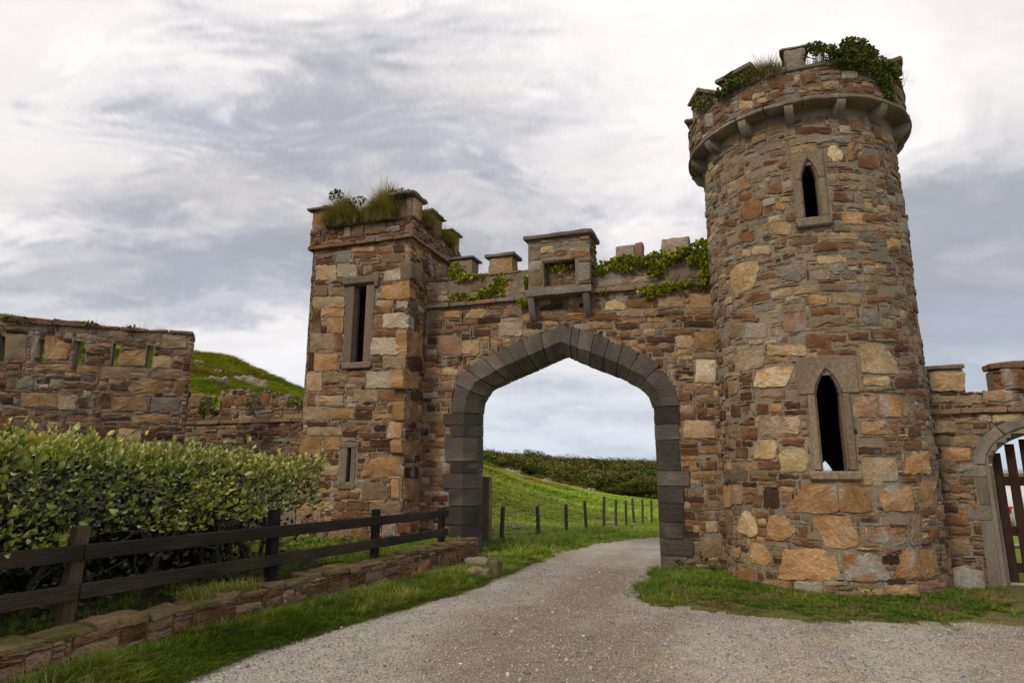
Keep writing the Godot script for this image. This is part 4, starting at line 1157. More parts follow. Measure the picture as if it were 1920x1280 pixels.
func build_gate_wall() -> void:
	var w := thing("gate_wall", "rubble stone gate wall with pointed dark stone carriage arch between the two towers", "gateway")
	var f := flat_face(Vector3(0, 0, ZG), Vector3.RIGHT, 0.03)
	var mb := Mb.new()
	bed(mb, f, XS - 0.02, 0.3, -0.3, 4.86, func(u, v): return in_gate(u, v), MORTAR)
	# the wall's body behind the facing
	var poly := PackedVector2Array([Vector2(XS - 0.1, -0.4), Vector2(-4.95, -0.4)])
	for k in arch_out.size():
		poly.append(arch_out[k] - (arch_out[k] - arch_in[k]) * 0.3)
	poly.append_array([Vector2(-1.02, -0.4), Vector2(0.9, -0.4), Vector2(0.9, 4.85), Vector2(XS - 0.1, 4.85)])
	var body := flat_face(Vector3(0, 0, ZG), Vector3.RIGHT, 0.0)
	slab(mb, body, poly, -0.5, -0.02, MORTAR, 0.002)
	put("mortar", mb.mesh(), M.mortar, w)
	var mix := func(_u, _v): return {"r": 0.40, "d": 0.10, "b": 0.2, "o": 0.1, "m": 0.1, "t": 0.08, "g": 0.05}
	var rows := lay(f, XS, 0.02, -0.05, 4.84, func(u, v): return in_gate(u, v), traced_gate, mix, [1, 2, 2, 2, 3, 3], 0.009, 0.012, 0.007)
	# the wall's far side, plain courses
	var fb := flat_face(Vector3(0, 0, ZG - 0.5), Vector3.LEFT, 0.02)
	var mbb := Mb.new()
	bed(mbb, fb, -0.9, 5.8, -0.4, 4.86, func(u, v): return in_gate(-u, v), MORTAR, 0.12, 0.01)
	put("mortar", mbb.mesh(), M.mortar, w)
	# parapet above the string course
	var fp := flat_face(Vector3(0, 0, ZG + 0.015), Vector3.RIGHT, 0.03)
	var pm := Mb.new()
	var top := func(u): return 5.44 + 0.03 * nz.get_noise_2d(u * 200.0, 5.0)
	var harl := Color(0.34, 0.285, 0.215)
	bed(pm, fp, XS, 0.15, 4.86, 5.46, func(u, v): return v < top.call(u) and not (u > -3.46 and u < -2.26), harl)
	hexa(pm, box_q(Vector3(XS, 4.85, ZG - 0.36), Vector3(0.3, 5.42, ZG - 0.01)), 0.3, 0.01, 0.01, harl)
	put("parapet", pm.mesh(), M.mortar, w)
	rows.append_array(lay(fp, XS + 0.02, 0.02, 4.98, 5.38, func(u, v): return not (u > -3.5 and u < -2.22), [], func(_u, _v): return {"b": 0.4, "g": 0.3, "r": 0.1, "t": 0.2}, [2, 3, 3, 4], 0.012, 0.012, 0.003, 0.3))
	var x := XS
	while x < 0.0:                                   # string course
		var x2 := minf(x + rf(0.35, 0.75), 0.02)
		block("string_course", jog(on_face(fp, x, x2 - 0.012, 4.845, 4.925, -0.1, 0.075), 0.006), Color(0.33, 0.215, 0.135) if rng.randf() < 0.7 else Color(0.26, 0.22, 0.18), "slate", w)
		x = x2
	x = XS
	while x < 0.1:                                   # thin coping along the crenels
		var x2 := minf(x + rf(0.3, 0.8), 0.12)
		if not (x2 > -3.5 and x < -2.2):
			block("coping", jog(on_face(fp, x, x2 - 0.01, 5.42, 5.475, -0.38, 0.03), 0.008), Color(0.28, 0.21, 0.15) if rng.randf() < 0.6 else Color(0.25, 0.12, 0.07), "slate", w)
		x = x2
	# merlons
	block("merlon", on_face(fp, -5.21, -4.72, 5.46, 5.82, -0.36, 0.0), Color(0.30, 0.235, 0.17), "slate", w, 0.1, 0.03, 0.02)
	block("coping", on_face(fp, -5.26, -4.66, 5.825, 5.875, -0.42, 0.05), Color(0.23, 0.215, 0.185), "slate", w, 0.1, 0.02, 0.015)
	block("merlon", on_face(fp, -4.37, -3.86, 5.47, 5.78, -0.34, 0.0), Color(0.44, 0.27, 0.15), "quartz", w, 0.1, 0.025, 0.02, Color(0.4, 0.31, 0.2))
	block("coping", on_face(fp, -4.44, -3.79, 5.785, 5.855, -0.42, 0.055), Color(0.22, 0.205, 0.175), "slate", w, 0.1, 0.02, 0.015)
	block("merlon", jog(on_face(fp, -1.83, -1.48, 5.46, 5.74, -0.3, 0.0), 0.012), Color(0.40, 0.36, 0.30), "quartz", w, 0.1, 0.03, 0.015, Color(0.34, 0.31, 0.26))
	block("merlon", jog(on_face(fp, -1.475, -1.33, 5.46, 5.78, -0.3, -0.02), 0.012), Color(0.36, 0.22, 0.14), "slate", w, 0.1, 0.03, 0.02)
	block("merlon", jog(on_face(fp, -0.99, -0.50, 5.45, 5.78, -0.32, 0.0), 0.015), Color(0.42, 0.385, 0.34), "quartz", w, 0.08, 0.03, 0.025, Color(0.38, 0.29, 0.21))
	# the box that hangs over the arch
	var bx := flat_face(Vector3(0, 0, ZG + 0.25), Vector3.RIGHT, 0.012)
	var bm := Mb.new()
	bed(bm, bx, -3.46, -2.26, 4.95, 5.95, func(u, v): return not (u > -3.15 and u < -2.55 and v > 5.02 and v < 5.48), harl)
	hexa(bm, box_q(Vector3(-3.45, 4.94, ZG + 0.0), Vector3(-3.15, 5.94, ZG + 0.245)), 0.2, 0.01, 0.008, harl)
	hexa(bm, box_q(Vector3(-2.55, 4.94, ZG + 0.0), Vector3(-2.262, 5.94, ZG + 0.245)), 0.2, 0.01, 0.008, harl)
	hexa(bm, box_q(Vector3(-3.148, 5.48, ZG + 0.0), Vector3(-2.552, 5.94, ZG + 0.243)), 0.2, 0.01, 0.008, harl)
	hexa(bm, box_q(Vector3(-3.148, 4.94, ZG + 0.0), Vector3(-2.552, 5.02, ZG + 0.243)), 0.2, 0.01, 0.008, harl)
	hexa(bm, box_q(Vector3(-3.44, 4.9, ZG - 0.36), Vector3(-2.27, 5.93, ZG + 0.02)), 0.2, 0.01, 0.008, harl)
	put("hanging_box", bm.mesh(), M.mortar, w)
	rows.append_array(lay(bx, -3.45, -2.27, 5.0, 5.92, func(u, v): return not (u > -3.19 and u < -2.51 and v > 4.99 and v < 5.5), [["p", -3.2, 5.66, -2.95, 5.66, -2.95, 5.78, -3.2, 5.78], ["b", -3.44, 5.05, -3.2, 5.05, -3.2, 5.3, -3.44, 5.3], ["g", -3.44, 5.34, -3.21, 5.34, -3.21, 5.52, -3.44, 5.52], ["g", -2.5, 5.05, -2.28, 5.05, -2.28, 5.4, -2.5, 5.4]], func(_u, _v): return {"b": 0.35, "g": 0.35, "r": 0.15, "t": 0.15}, [1, 2, 3, 4], 0.01, 0.012, 0.005, 0.1))
	var fin := flat_face(Vector3(0, 0, ZG + 0.03), Vector3.RIGHT, 0.01)
	rows.append_array(lay(fin, -3.14, -2.56, 5.03, 5.47, func(_u, _v): return true, [], func(_u, _v): return {"b": 0.5, "r": 0.2, "g": 0.3}, [2, 3], 0.01, 0.008, 0.0, 0.1))
	var bs := flat_face(Vector3(-2.26, 0, ZG + 0.25), Vector3(0, 0, -1), 0.01)
	rows.append_array(lay(bs, 0.0, 0.6, 5.0, 5.92, func(_u, _v): return true, [], func(_u, _v): return {"b": 0.4, "r": 0.35, "g": 0.25}, [1, 2, 2], 0.01, 0.012, 0.0, 0.1))
	block("coping", on_face(bx, -3.54, -2.19, 5.945, 6.03, -0.66, 0.09), Color(0.22, 0.205, 0.175), "slate", w, 0.12, 0.025, 0.02)
	block("corbel_slab", on_face(bx, -3.5, -2.24, 4.83, 4.965, -0.3, 0.05), Color(0.24, 0.225, 0.2), "ashlar", w, 0.12, 0.02, 0.012)
	for cx in [-3.42, -2.36]:
		var cm := Mb.new()
		var secs := []
		for s in 7:
			var t := s / 6.0
			var dz := 0.27 * sqrt(maxf(0.02, t))
			secs.append([Vector3(cx - 0.06, lerpf(4.42, 4.83, t), ZG - 0.06), Vector3(cx + 0.06, lerpf(4.42, 4.83, t), ZG - 0.06), Vector3(cx + 0.06, lerpf(4.42, 4.83, t), ZG + dz), Vector3(cx - 0.06, lerpf(4.42, 4.83, t), ZG + dz)])
		sweep(cm, secs, Color(0.2, 0.185, 0.165), 0.01)
		put("corbel", cm.mesh(), M.ashlar, w)
	# arch stones: narrow and wide by turns
	var am := Mb.new()
	var secs := []
	for k in 41:
		secs.append(arch_section(k * 0.25, -0.03, 0.010))
	sweep(am, secs, Color(0.42, 0.37, 0.30), 0.002)
	put("mortar", am.mesh(), M.mortar, w)
	var cuts := [0.0, 1.45, 2.2, 2.75, 3.1, 3.55, 4.05, 4.5, 5.35, 5.6, 6.1, 6.55, 7.0, 7.5, 8.2, 10.0]
	for k in cuts.size() - 1:
		var vm := Mb.new()
		var vs := []
		var more := rf(-0.035, 0.045)
		var pull := rf(-0.022, -0.012)
		var n := 6
		for s in n + 1:
			vs.append(arch_section(lerpf(cuts[k] + 0.015, cuts[k + 1] - 0.015, float(s) / n), more, pull))
		var tone := rf(0.82, 1.3)
		sweep(vm, vs, Color(DARK.r * tone, DARK.g * tone, DARK.b * tone), 0.012)
		put("voussoir", vm.mesh(), M.ashlar, w)
	# jamb stones
	var left := [-0.25, 0.06, 0.39, 0.64, 0.98, 1.3, 1.58, 1.8, 2.26, 2.49, 2.72]
	var right := [-0.25, -0.02, 0.25, 0.52, 0.79, 1.09, 1.38, 1.63, 2.15, 2.42, 2.72]
	for sd in 2:
		var js: Array = left if sd == 0 else right
		var xi := -4.655 if sd == 0 else -1.275
		var xc := -4.84 if sd == 0 else -1.09
		var mm := Mb.new()
		var xm := -5.0 if sd == 0 else -0.97
		sweep(mm, [[Vector3(xm, -0.3, ZG + 0.02), Vector3(xc, -0.3, ZG + 0.02), Vector3(xi - signf(xi - xc) * 0.012, -0.3, ZG - 0.195), Vector3(xi - signf(xi - xc) * 0.012, -0.3, ZG - 0.5), Vector3(xm, -0.3, ZG - 0.5)],
			[Vector3(xm, 2.72, ZG + 0.02), Vector3(xc, 2.72, ZG + 0.02), Vector3(xi - signf(xi - xc) * 0.012, 2.72, ZG - 0.195), Vector3(xi - signf(xi - xc) * 0.012, 2.72, ZG - 0.5), Vector3(xm, 2.72, ZG - 0.5)]], Color(0.36, 0.32, 0.26), 0.001)
		put("mortar", mm.mesh(), M.mortar, w)
		for k in js.size() - 1:
			var xo: float = [-5.12, -5.27, -5.10, -5.22][k % 4] if sd == 0 else [-0.85, -0.83, -0.72, -0.86][k % 4]
			var jm := Mb.new()
			var js2 := []
			var pr := rf(0.04, 0.055)
			for s in 4:
				var y := lerpf(js[k] + 0.007, js[k + 1] - 0.007, s / 3.0)
				js2.append([Vector3(xo, y, ZG + pr), Vector3(xc, y, ZG + pr), Vector3(xi, y, ZG + pr - 0.21), Vector3(xi, y, ZG - 0.52), Vector3(xo, y, ZG - 0.52)])
			var tone := rf(0.38, 0.85)
			var pale: float = 1.6 if sd == 1 and k == 6 else 1.0
			sweep(jm, js2, Color(DARK.r * tone * pale, DARK.g * tone * pale, DARK.b * tone * pale), 0.008)
			put("jamb_stone", jm.mesh(), M.ashlar, w)
	block("plinth", on_face(f, -1.3, -0.3, -0.2, 0.03, -0.3, 0.16), Color(0.36, 0.29, 0.22), "mortar", w, 0.08, 0.05, 0.05)
	set_stones(rows, w)

func build_square_tower() -> void:
	var w := thing("square_tower", "square rubble stone turret with two narrow slit windows and overgrown top left of the arch", "tower")
	var f := flat_face(Vector3(0, 0, ZS), Vector3.RIGHT, 0.035)
	var fs := flat_face(Vector3(XS, 0, ZS), Vector3(0, 0, -1), 0.03)
	var fl := flat_face(Vector3(-8.03, 0, -12.78), Vector3(0, 0, 1), 0.03)
	var fb := flat_face(Vector3(XS, 0, -12.78), Vector3.LEFT, 0.03)
	var hole := func(u, v): return (u > -7.0 and u < -6.66 and v > 3.66 and v < 5.25) or (u > -6.95 and u < -6.83 and v > 1.4 and v < 2.15)
	var framed := func(u, v): return (u > -7.17 and u < -6.47 and v > 3.56 and v < 5.46) or (u > -7.1 and u < -6.74 and v > 1.29 and v < 2.16)
	var mb := Mb.new()
	bed(mb, f, -8.02, XS, 0.1, 6.15, func(u, v): return not hole.call(u, v), MORTAR)
	bed(mb, fs, 0.0, 2.31, 0.1, 6.15, func(_u, _v): return true, MORTAR)
	bed(mb, fl, 0.0, 2.31, 0.1, 6.95, func(_u, _v): return true, MORTAR, 0.12)
	bed(mb, fb, 0.0, 2.28, 0.0, 6.95, func(_u, _v): return true, MORTAR, 0.12)
	hexa(mb, box_q(Vector3(-7.99, 0.0, -12.75), Vector3(XS - 0.03, 6.5, ZS - 0.55)), 0.5, 0.01, 0.0, Color(0.16, 0.13, 0.1))
	for y in [[0.0, 1.38], [2.17, 3.64], [5.27, 6.5]]:
		hexa(mb, box_q(Vector3(-7.99, y[0], ZS - 0.548), Vector3(XS - 0.03, y[1], ZS - 0.03)), 0.5, 0.01, 0.0, MORTAR)
	for q in [[-7.99, -7.2, 1.382, 2.168], [-6.6, XS - 0.03, 1.382, 2.168], [-7.99, -7.3, 3.642, 5.268], [-6.35, XS - 0.03, 3.642, 5.268]]:
		hexa(mb, box_q(Vector3(q[0], q[2], ZS - 0.548), Vector3(q[1], q[3], ZS - 0.032)), 0.5, 0.01, 0.0, MORTAR)
	put("mortar", mb.mesh(), M.mortar, w)
	var mix := func(_u, v): return {"r": 0.28, "d": 0.09, "b": 0.25, "o": 0.1, "t": 0.14, "m": 0.06, "g": 0.09} if v < 5.2 else {"r": 0.3, "b": 0.3, "g": 0.2, "m": 0.12, "o": 0.1}
	var rows := lay(f, -8.02, XS + 0.015, 0.3, 6.12, func(u, v): return not framed.call(u, v), traced_sq_front, mix, [1, 2, 2, 3, 3, 4], 0.009, 0.014, 0.008)
	rows.append_array(lay(fs, -0.015, 0.75, 0.3, 6.12, func(_u, _v): return true, traced_sq_side, mix, [1, 2, 2, 3, 4], 0.008, 0.018))
	rows.append_array(lay(fs, 0.75, 2.3, 4.9, 6.12, func(_u, _v): return true, [], mix, [1, 2, 2, 3], 0.008, 0.018))
	for q in lay(fl, 0.0, 2.3, 0.3, 6.9, func(_u, _v): return true, [], mix, [2, 3, 4], 0.009, 0.014, 0.008):
		q[0] = 0.0
		rows.append(q)
	# parapet, a little proud
	var P := 0.055
	var pf := flat_face(Vector3(0, 0, ZS + P), Vector3.RIGHT, 0.03)
	var ps := flat_face(Vector3(XS + P, 0, ZS + P), Vector3(0, 0, -1), 0.03)
	var pm := Mb.new()
	var rough := Color(0.30, 0.22, 0.15)
	bed(pm, pf, -8.02 - P, XS + P, 6.15, 6.58, func(_u, _v): return true, rough)
	bed(pm, ps, 0.0, 2.36, 6.15, 6.58, func(_u, _v): return true, rough)
	hexa(pm, box_q(Vector3(-8.02 - P + 0.01, 6.14, ZS - 0.36), Vector3(XS + P - 0.02, 6.57, ZS + P - 0.02)), 0.3, 0.02, 0.01, rough)
	hexa(pm, box_q(Vector3(XS - 0.36, 6.14, -12.8), Vector3(XS + P - 0.02, 6.57, ZS - 0.362)), 0.3, 0.02, 0.01, rough)
	hexa(pm, box_q(Vector3(-8.02 - P + 0.01, 6.14, -12.8), Vector3(-7.66, 6.57, ZS - 0.362)), 0.3, 0.02, 0.01, rough)
	hexa(pm, box_q(Vector3(-7.658, 6.3, -12.79), Vector3(XS - 0.362, 6.45, ZS - 0.364)), 0.4, 0.02, 0.02, Color(0.1, 0.09, 0.05))
	put("parapet", pm.mesh(), M.mortar, w)
	var pmix := func(_u, _v): return {"r": 0.4, "b": 0.3, "m": 0.15, "g": 0.15, "o": 0.06}
	rows.append_array(lay(pf, -8.06, XS + P, 6.21, 6.56, func(_u, _v): return true, [["g", -7.26, 6.3, -7.1, 6.3, -7.1, 6.5, -7.26, 6.5], ["m", -7.07, 6.28, -6.8, 6.28, -6.8, 6.52, -7.07, 6.52], ["b", -6.76, 6.3, -6.25, 6.3, -6.3, 6.54, -6.76, 6.54]], pmix, [1, 1, 2, 2, 3], 0.006, 0.022, 0.012))
	rows.append_array(lay(ps, 0.0, 2.35, 6.21, 6.56, func(_u, _v): return true, [], pmix, [1, 1, 2, 2], 0.006, 0.022, 0.012))
	for side in 2:                                        # projecting string course
		var ff: Face = f if side == 0 else fs
		var x := -8.1 if side == 0 else -0.09
		var to := XS + 0.09 if side == 0 else 2.4
		while x < to - 0.02:
			var x2 := minf(x + rf(0.3, 0.7), to)
			block("string_course", jog(on_face(ff, x, x2 - 0.008, 6.125, 6.2, -0.12, 0.10), 0.009), Color(0.30, 0.16, 0.09) if rng.randf() < 0.6 else Color(0.3, 0.22, 0.15), "slate", w, 0.1, 0.012, 0.015)
			x = x2
	# merlons and their lids
	var tan := Color(0.44, 0.31, 0.19)
	block("merlon", jog(on_face(pf, -8.05, -7.66, 6.6, 6.97, -0.34, 0.0), 0.01), tan, "quartz", w, 0.1, 0.02, 0.015, Color(0.36, 0.2, 0.1))
	block("coping", jog(on_face(pf, -8.17, -7.56, 6.975, 7.05, -0.42, 0.09), 0.015), Color(0.23, 0.215, 0.17), "slate", w, 0.1, 0.03, 0.025)
	block("merlon", jog(on_face(pf, -6.93, -6.72, 6.6, 6.92, -0.3, -0.01), 0.01), Color(0.5, 0.42, 0.32), "quartz", w, 0.1, 0.02, 0.012)
	block("merlon", jog(on_face(pf, -6.06, -5.88, 6.57, 6.97, -0.3, -0.01), 0.008), Color(0.40, 0.31, 0.22), "quartz", w, 0.1, 0.02, 0.012)
	block("merlon", jog(on_face(pf, -5.875, -5.72, 6.57, 6.99, -0.3, 0.0), 0.006), Color(0.31, 0.23, 0.16), "slate", w, 0.1, 0.02, 0.012)
	block("merlon", jog(on_face(ps, 0.04, 0.40, 6.57, 7.0, -0.24, 0.012), 0.008), Color(0.48, 0.37, 0.24), "quartz", w, 0.1, 0.02, 0.015)
	block("coping", jog(on_face(ps, -0.13, 0.52, 7.005, 7.09, -0.5, 0.09), 0.02), Color(0.22, 0.205, 0.165), "slate", w, 0.1, 0.03, 0.03)
	block("merlon", jog(on_face(ps, 0.86, 1.36, 6.58, 6.97, -0.3, 0.0), 0.015), Color(0.31, 0.17, 0.1), "slate", w, 0.08, 0.02, 0.02)
	block("coping", jog(on_face(ps, 0.76, 1.46, 6.98, 7.05, -0.36, 0.08), 0.02), Color(0.22, 0.205, 0.165), "slate", w, 0.1, 0.03, 0.025)
	block("merlon", jog(on_face(ps, 1.86, 2.30, 6.58, 6.93, -0.3, 0.0), 0.015), Color(0.38, 0.23, 0.13), "slate", w, 0.08, 0.02, 0.02)
	block("coping", jog(on_face(ps, 1.8, 2.38, 6.94, 6.99, -0.36, 0.05), 0.015), Color(0.24, 0.18, 0.13), "slate", w, 0.1, 0.02, 0.02)
	for q in [[pf, -7.6, -7.15], [pf, -6.72, -6.1], [ps, 0.42, 0.84], [ps, 1.38, 1.84]]:
		block("coping", jog(on_face(q[0], q[1], q[2], 6.575, 6.625, -0.36, 0.05), 0.012), Color(0.25, 0.2, 0.15), "slate", w, 0.1, 0.018, 0.018)
	# upper slit window
	var fr := Color(0.21, 0.165, 0.12)
	slab_part("window_jamb", f, rect(-7.15, 3.70, -6.97, 5.28), -0.09, 0.03, fr, w)
	slab_part("window_jamb", f, rect(-6.70, 3.70, -6.50, 5.28), -0.09, 0.03, fr, w)
	slab_part("window_head", f, PackedVector2Array([Vector2(-7.22, 5.285), Vector2(-6.5, 5.285), Vector2(-6.5, 5.2), Vector2(-6.42, 5.2), Vector2(-6.42, 5.44), Vector2(-7.22, 5.44)]), -0.2, 0.09, fr, w, 0.02)
	slab_part("window_sill", f, rect(-7.13, 3.57, -6.5, 3.695), -0.2, 0.075, fr, w, 0.02)
	slab_part("window_frame", f, rect(-6.99, 3.70, -6.945, 5.28), -0.16, -0.055, fr, w)
	# lower slit window
	slab_part("window_jamb", f, rect(-7.09, 1.40, -6.94, 2.05), -0.08, 0.02, fr, w)
	slab_part("window_jamb", f, rect(-6.85, 1.40, -6.74, 2.05), -0.08, 0.02, fr, w)
	slab_part("window_head", f, rect(-7.09, 2.055, -6.74, 2.15), -0.2, 0.025, fr, w)
	slab_part("window_sill", f, rect(-7.1, 1.29, -6.73, 1.395), -0.2, 0.04, fr, w)
	set_stones(rows, w)

func deg(a: float, r: float) -> float:
	return deg_to_rad(a) * r

func pointed(c: float, half: float, y0: float, spring: float, apex: float, n := 6) -> PackedVector2Array:   # counter-clockwise outline of a lancet
	var p := PackedVector2Array([Vector2(c - half, y0), Vector2(c + half, y0)])
	for k in n + 1:
		var t := float(k) / n
		p.append(Vector2(c + half * (1.0 - t ** 1.8), spring + (apex - spring) * t))
	for k in range(n - 1, -1, -1):
		var t := float(k) / n
		p.append(Vector2(c - half * (1.0 - t ** 1.8), spring + (apex - spring) * t))
	return p

func half_frame(c: float, half: float, spring: float, apex: float, outer: PackedVector2Array, right: bool) -> PackedVector2Array:
	var p := PackedVector2Array()
	var s := 1.0 if right else -1.0
	for k in 8:
		var t := k / 7.0
		p.append(Vector2(c + s * half * (1.0 - t ** 1.8), spring + (apex - spring) * t))
	for q in outer:
		p.append(q)
	if right:
		p.reverse()
	else:
		pass
	if Geometry2D.is_polygon_clockwise(p):
		p.reverse()
	return p

func build_round_tower() -> void:
	var w := thing("round_tower", "tall round rubble stone tower with corbelled parapet and two pointed lancet windows", "tower")
	var R := 1.47
	var f := round_face(TC, R, 0.035)
	var up_o := pointed(deg(0.4, R), 0.1, 5.17, 5.78, 6.07)
	var lo_o := pointed(deg(-1.1, R), 0.135, 1.63, 2.62, 2.97)
	var k1 := deg(0.6, R)
	var k2 := deg(-0.8, R)
	var open_ := func(u, v): return (absf(u - deg(0.4, R)) < 0.13 and v > 5.12 and v < 6.02) or (absf(u - deg(-1.1, R)) < 0.20 and v > 1.58 and v < 2.92)
	var framed := func(u, v): return (absf(u - k1) < 0.215 and v > 5.04 and v < 6.24) or (absf(u - k2) < 0.275 and v > 1.51 and v < 2.74) or (absf(u - 0.005) < 0.37 and v > 2.6 and v < 3.17)
	var back_u := deg(171.5, R)
	var rear := func(u, v): return absf(u - back_u) < 0.3 and v > 1.1 and v < 1.9
	var mb := Mb.new()
	var harl := Color(0.41, 0.345, 0.26)
	bed(mb, f, deg(-100, R), deg(100, R), -0.3, 6.9, func(u, v): return not open_.call(u, v), harl, 0.055)
	bed(mb, f, deg(100, R), deg(260, R), -0.3, 6.9, func(u, v): return not rear.call(u, v), harl, 0.1)
	put("mortar", mb.mesh(), M.mortar, w)
	var im := Mb.new()
	var fi := round_face(TC, R - 0.42, 0.01)
	var s := (R - 0.42) / R
	bed(im, fi, deg(-180, R) * s, deg(180, R) * s, -0.3, 6.85, func(u, v): return not open_.call(u / s, v) and not rear.call(u / s if u > 0.0 else u / s + deg(360, R), v), Color(0.2, 0.17, 0.13), 0.09)
	lining(im, f, pointed(back_u, 0.19, 1.12, 1.5, 1.80), 0.02, -0.44, harl)
	# a stone ring closes the rear opening to a round head
	var rear_out := rect(back_u - 0.32, 1.0, back_u + 0.32, 1.95)
	var rh := half_frame(back_u, 0.19, 1.5, 1.80, PackedVector2Array([Vector2(back_u, 1.95), Vector2(back_u - 0.32, 1.95), Vector2(back_u - 0.32, 1.5)]), false)
	slab(im, f, rh, -0.43, 0.03, harl)
	rh = half_frame(back_u, 0.19, 1.5, 1.80, PackedVector2Array([Vector2(back_u, 1.95), Vector2(back_u + 0.32, 1.95), Vector2(back_u + 0.32, 1.5)]), true)
	slab(im, f, rh, -0.43, 0.03, harl)
	hexa(im, box_q(TC + Vector3(-1.05, 6.86, -1.05), TC + Vector3(1.05, 6.95, 1.05)), 0.5, 0.01, 0.0, Color(0.1, 0.09, 0.07))
	put("inner_wall", im.mesh(), M.mortar, w)
	var mix := func(_u, v): return {"r": 0.24, "d": 0.08, "b": 0.26, "o": 0.14, "t": 0.14, "m": 0.06, "g": 0.1} if v < 3.4 else {"b": 0.34, "g": 0.22, "t": 0.16, "r": 0.16, "m": 0.08, "o": 0.05}
	var rows := lay(f, deg(-88, R), deg(80, R), -0.12, 6.74, func(u, v): return not framed.call(u, v), traced_tower, mix, [1, 1, 2, 2, 3, 3], 0.011, 0.012, 0.0045, 0.07)
	# lower window
	var fr := Color(0.245, 0.19, 0.135)
	var c := deg(-1.1, R)
	for sd in [-1.0, 1.0]:
		slab_part("window_jamb", f, rect(minf(c + sd * 0.165, c + sd * 0.255), 1.645, maxf(c + sd * 0.165, c + sd * 0.255), 2.655), -0.2, 0.04, fr, w)
		slab_part("window_jamb", f, rect(minf(c + sd * 0.145, c + sd * 0.168), 1.64, maxf(c + sd * 0.145, c + sd * 0.168), 2.64), -0.12, -0.005, fr, w, 0.02)
		var ex: float = c + sd * 0.37 + 0.01
		slab_part("window_head", f, half_frame(c, 0.165, 2.66, 3.01, PackedVector2Array([Vector2(c, 3.185), Vector2(ex, 3.17), Vector2(ex, 2.66)]), sd > 0.0), -0.2, 0.04, fr, w)
		slab_part("window_head", f, half_frame(c, 0.145, 2.642, 2.98, PackedVector2Array([Vector2(c, 3.05), Vector2(c + sd * 0.14, 2.96), Vector2(c + sd * 0.19, 2.642)]), sd > 0.0), -0.12, -0.005, fr, w, 0.02)
	slab_part("window_frame", f, rect(c - 0.36, 2.5, c - 0.262, 2.65), -0.1, 0.03, fr, w)
	slab_part("window_sill", f, rect(c - 0.31, 1.505, c + 0.28, 1.63), -0.44, 0.09, fr, w, 0.025)
	# upper window
	c = deg(0.4, R)
	for sd in [-1.0, 1.0]:
		slab_part("window_jamb", f, rect(minf(c + sd * 0.115, c + sd * 0.205), 5.20, maxf(c + sd * 0.115, c + sd * 0.205), 5.79), -0.2, 0.045, fr, w)
		slab_part("window_jamb", f, rect(minf(c + sd * 0.1, c + sd * 0.118), 5.19, maxf(c + sd * 0.1, c + sd * 0.118), 5.79), -0.12, 0.0, fr, w, 0.018)
		var ex: float = c + sd * (0.205 if sd > 0.0 else 0.19)
		slab_part("window_head", f, half_frame(c, 0.115, 5.795, 6.11, PackedVector2Array([Vector2(c, 6.26), Vector2(c + sd * 0.14, 6.24 if sd > 0.0 else 6.2), Vector2(ex, 6.05 if sd < 0.0 else 6.22), Vector2(ex, 5.795)]), sd > 0.0), -0.2, 0.045, fr, w)
		slab_part("window_head", f, half_frame(c, 0.1, 5.79, 6.08, PackedVector2Array([Vector2(c, 6.15), Vector2(c + sd * 0.1, 6.08), Vector2(c + sd * 0.14, 5.79)]), sd > 0.0), -0.12, 0.0, fr, w, 0.018)
	slab_part("window_sill", f, rect(c - 0.225, 5.04, c + 0.225, 5.185), -0.44, 0.09, fr, w, 0.022)
	# corbelled ring
	for a in [-101.0, -77.0, -54.0, -30.2, -6.8, 17.6, 41.8, 72.0, 97.0]:
		var cm := Mb.new()
		var secs := []
		var ca := deg_to_rad(a)
		var out := Vector3(sin(ca), 0, cos(ca))
		var side := Vector3(cos(ca), 0, -sin(ca)) * 0.062
		for k in 9:
			var t := k / 8.0
			var reach := 0.03 + 0.20 * sin(t * PI * 0.5) ** 0.6
			var y := lerpf(6.70, 6.905, t)
			var p0 := TC + out * (R - 0.06) + UP * y
			var p1 := TC + out * (R + reach) + UP * y
			secs.append([p0 - side, p0 + side, p1 + side, p1 - side])
		sweep(cm, secs, Color(0.29, 0.25, 0.195), 0.008)
		put("corbel", cm.mesh(), M.ashlar, w)
	var a := -180.0
	while a < 180.0:
		var a2 := minf(a + rf(14, 24), 180.0)
		var rm := Mb.new()
		var secs := []
		for k in 6:
			var t := deg_to_rad(lerpf(a + 0.25, a2 - 0.25, k / 5.0))
			var o := Vector3(sin(t), 0, cos(t))
			secs.append([TC + o * 1.42 + UP * 6.895, TC + o * 1.69 + UP * 6.895, TC + o * 1.725 + UP * 6.912, TC + o * 1.725 + UP * 6.945, TC + o * 1.68 + UP * 6.985, TC + o * 1.42 + UP * 6.985])
		sweep(rm, secs, Color(0.25, 0.215, 0.165), 0.014)
		put("corbel_ring", rm.mesh(), M.ashlar, w)
		a = a2
	# drum
	var fd := round_face(TC, 1.66, 0.03)
	var dm := Mb.new()
	bed(dm, fd, deg(-180, 1.66), deg(180, 1.66), 6.975, 7.45, func(_u, _v): return true, Color(0.30, 0.225, 0.165), 0.07)
	var fdi := round_face(TC, 1.3, 0.02)
	bed(dm, fdi, deg(-180, 1.3), deg(180, 1.3), 6.9, 7.45, func(_u, _v): return true, Color(0.2, 0.16, 0.12), 0.12)
	hexa(dm, box_q(TC + Vector3(-1.15, 6.96, -1.15), TC + Vector3(1.15, 7.2, 1.15)), 0.3, 0.05, 0.03, Color(0.1, 0.09, 0.05))
	put("parapet", dm.mesh(), M.mortar, w)
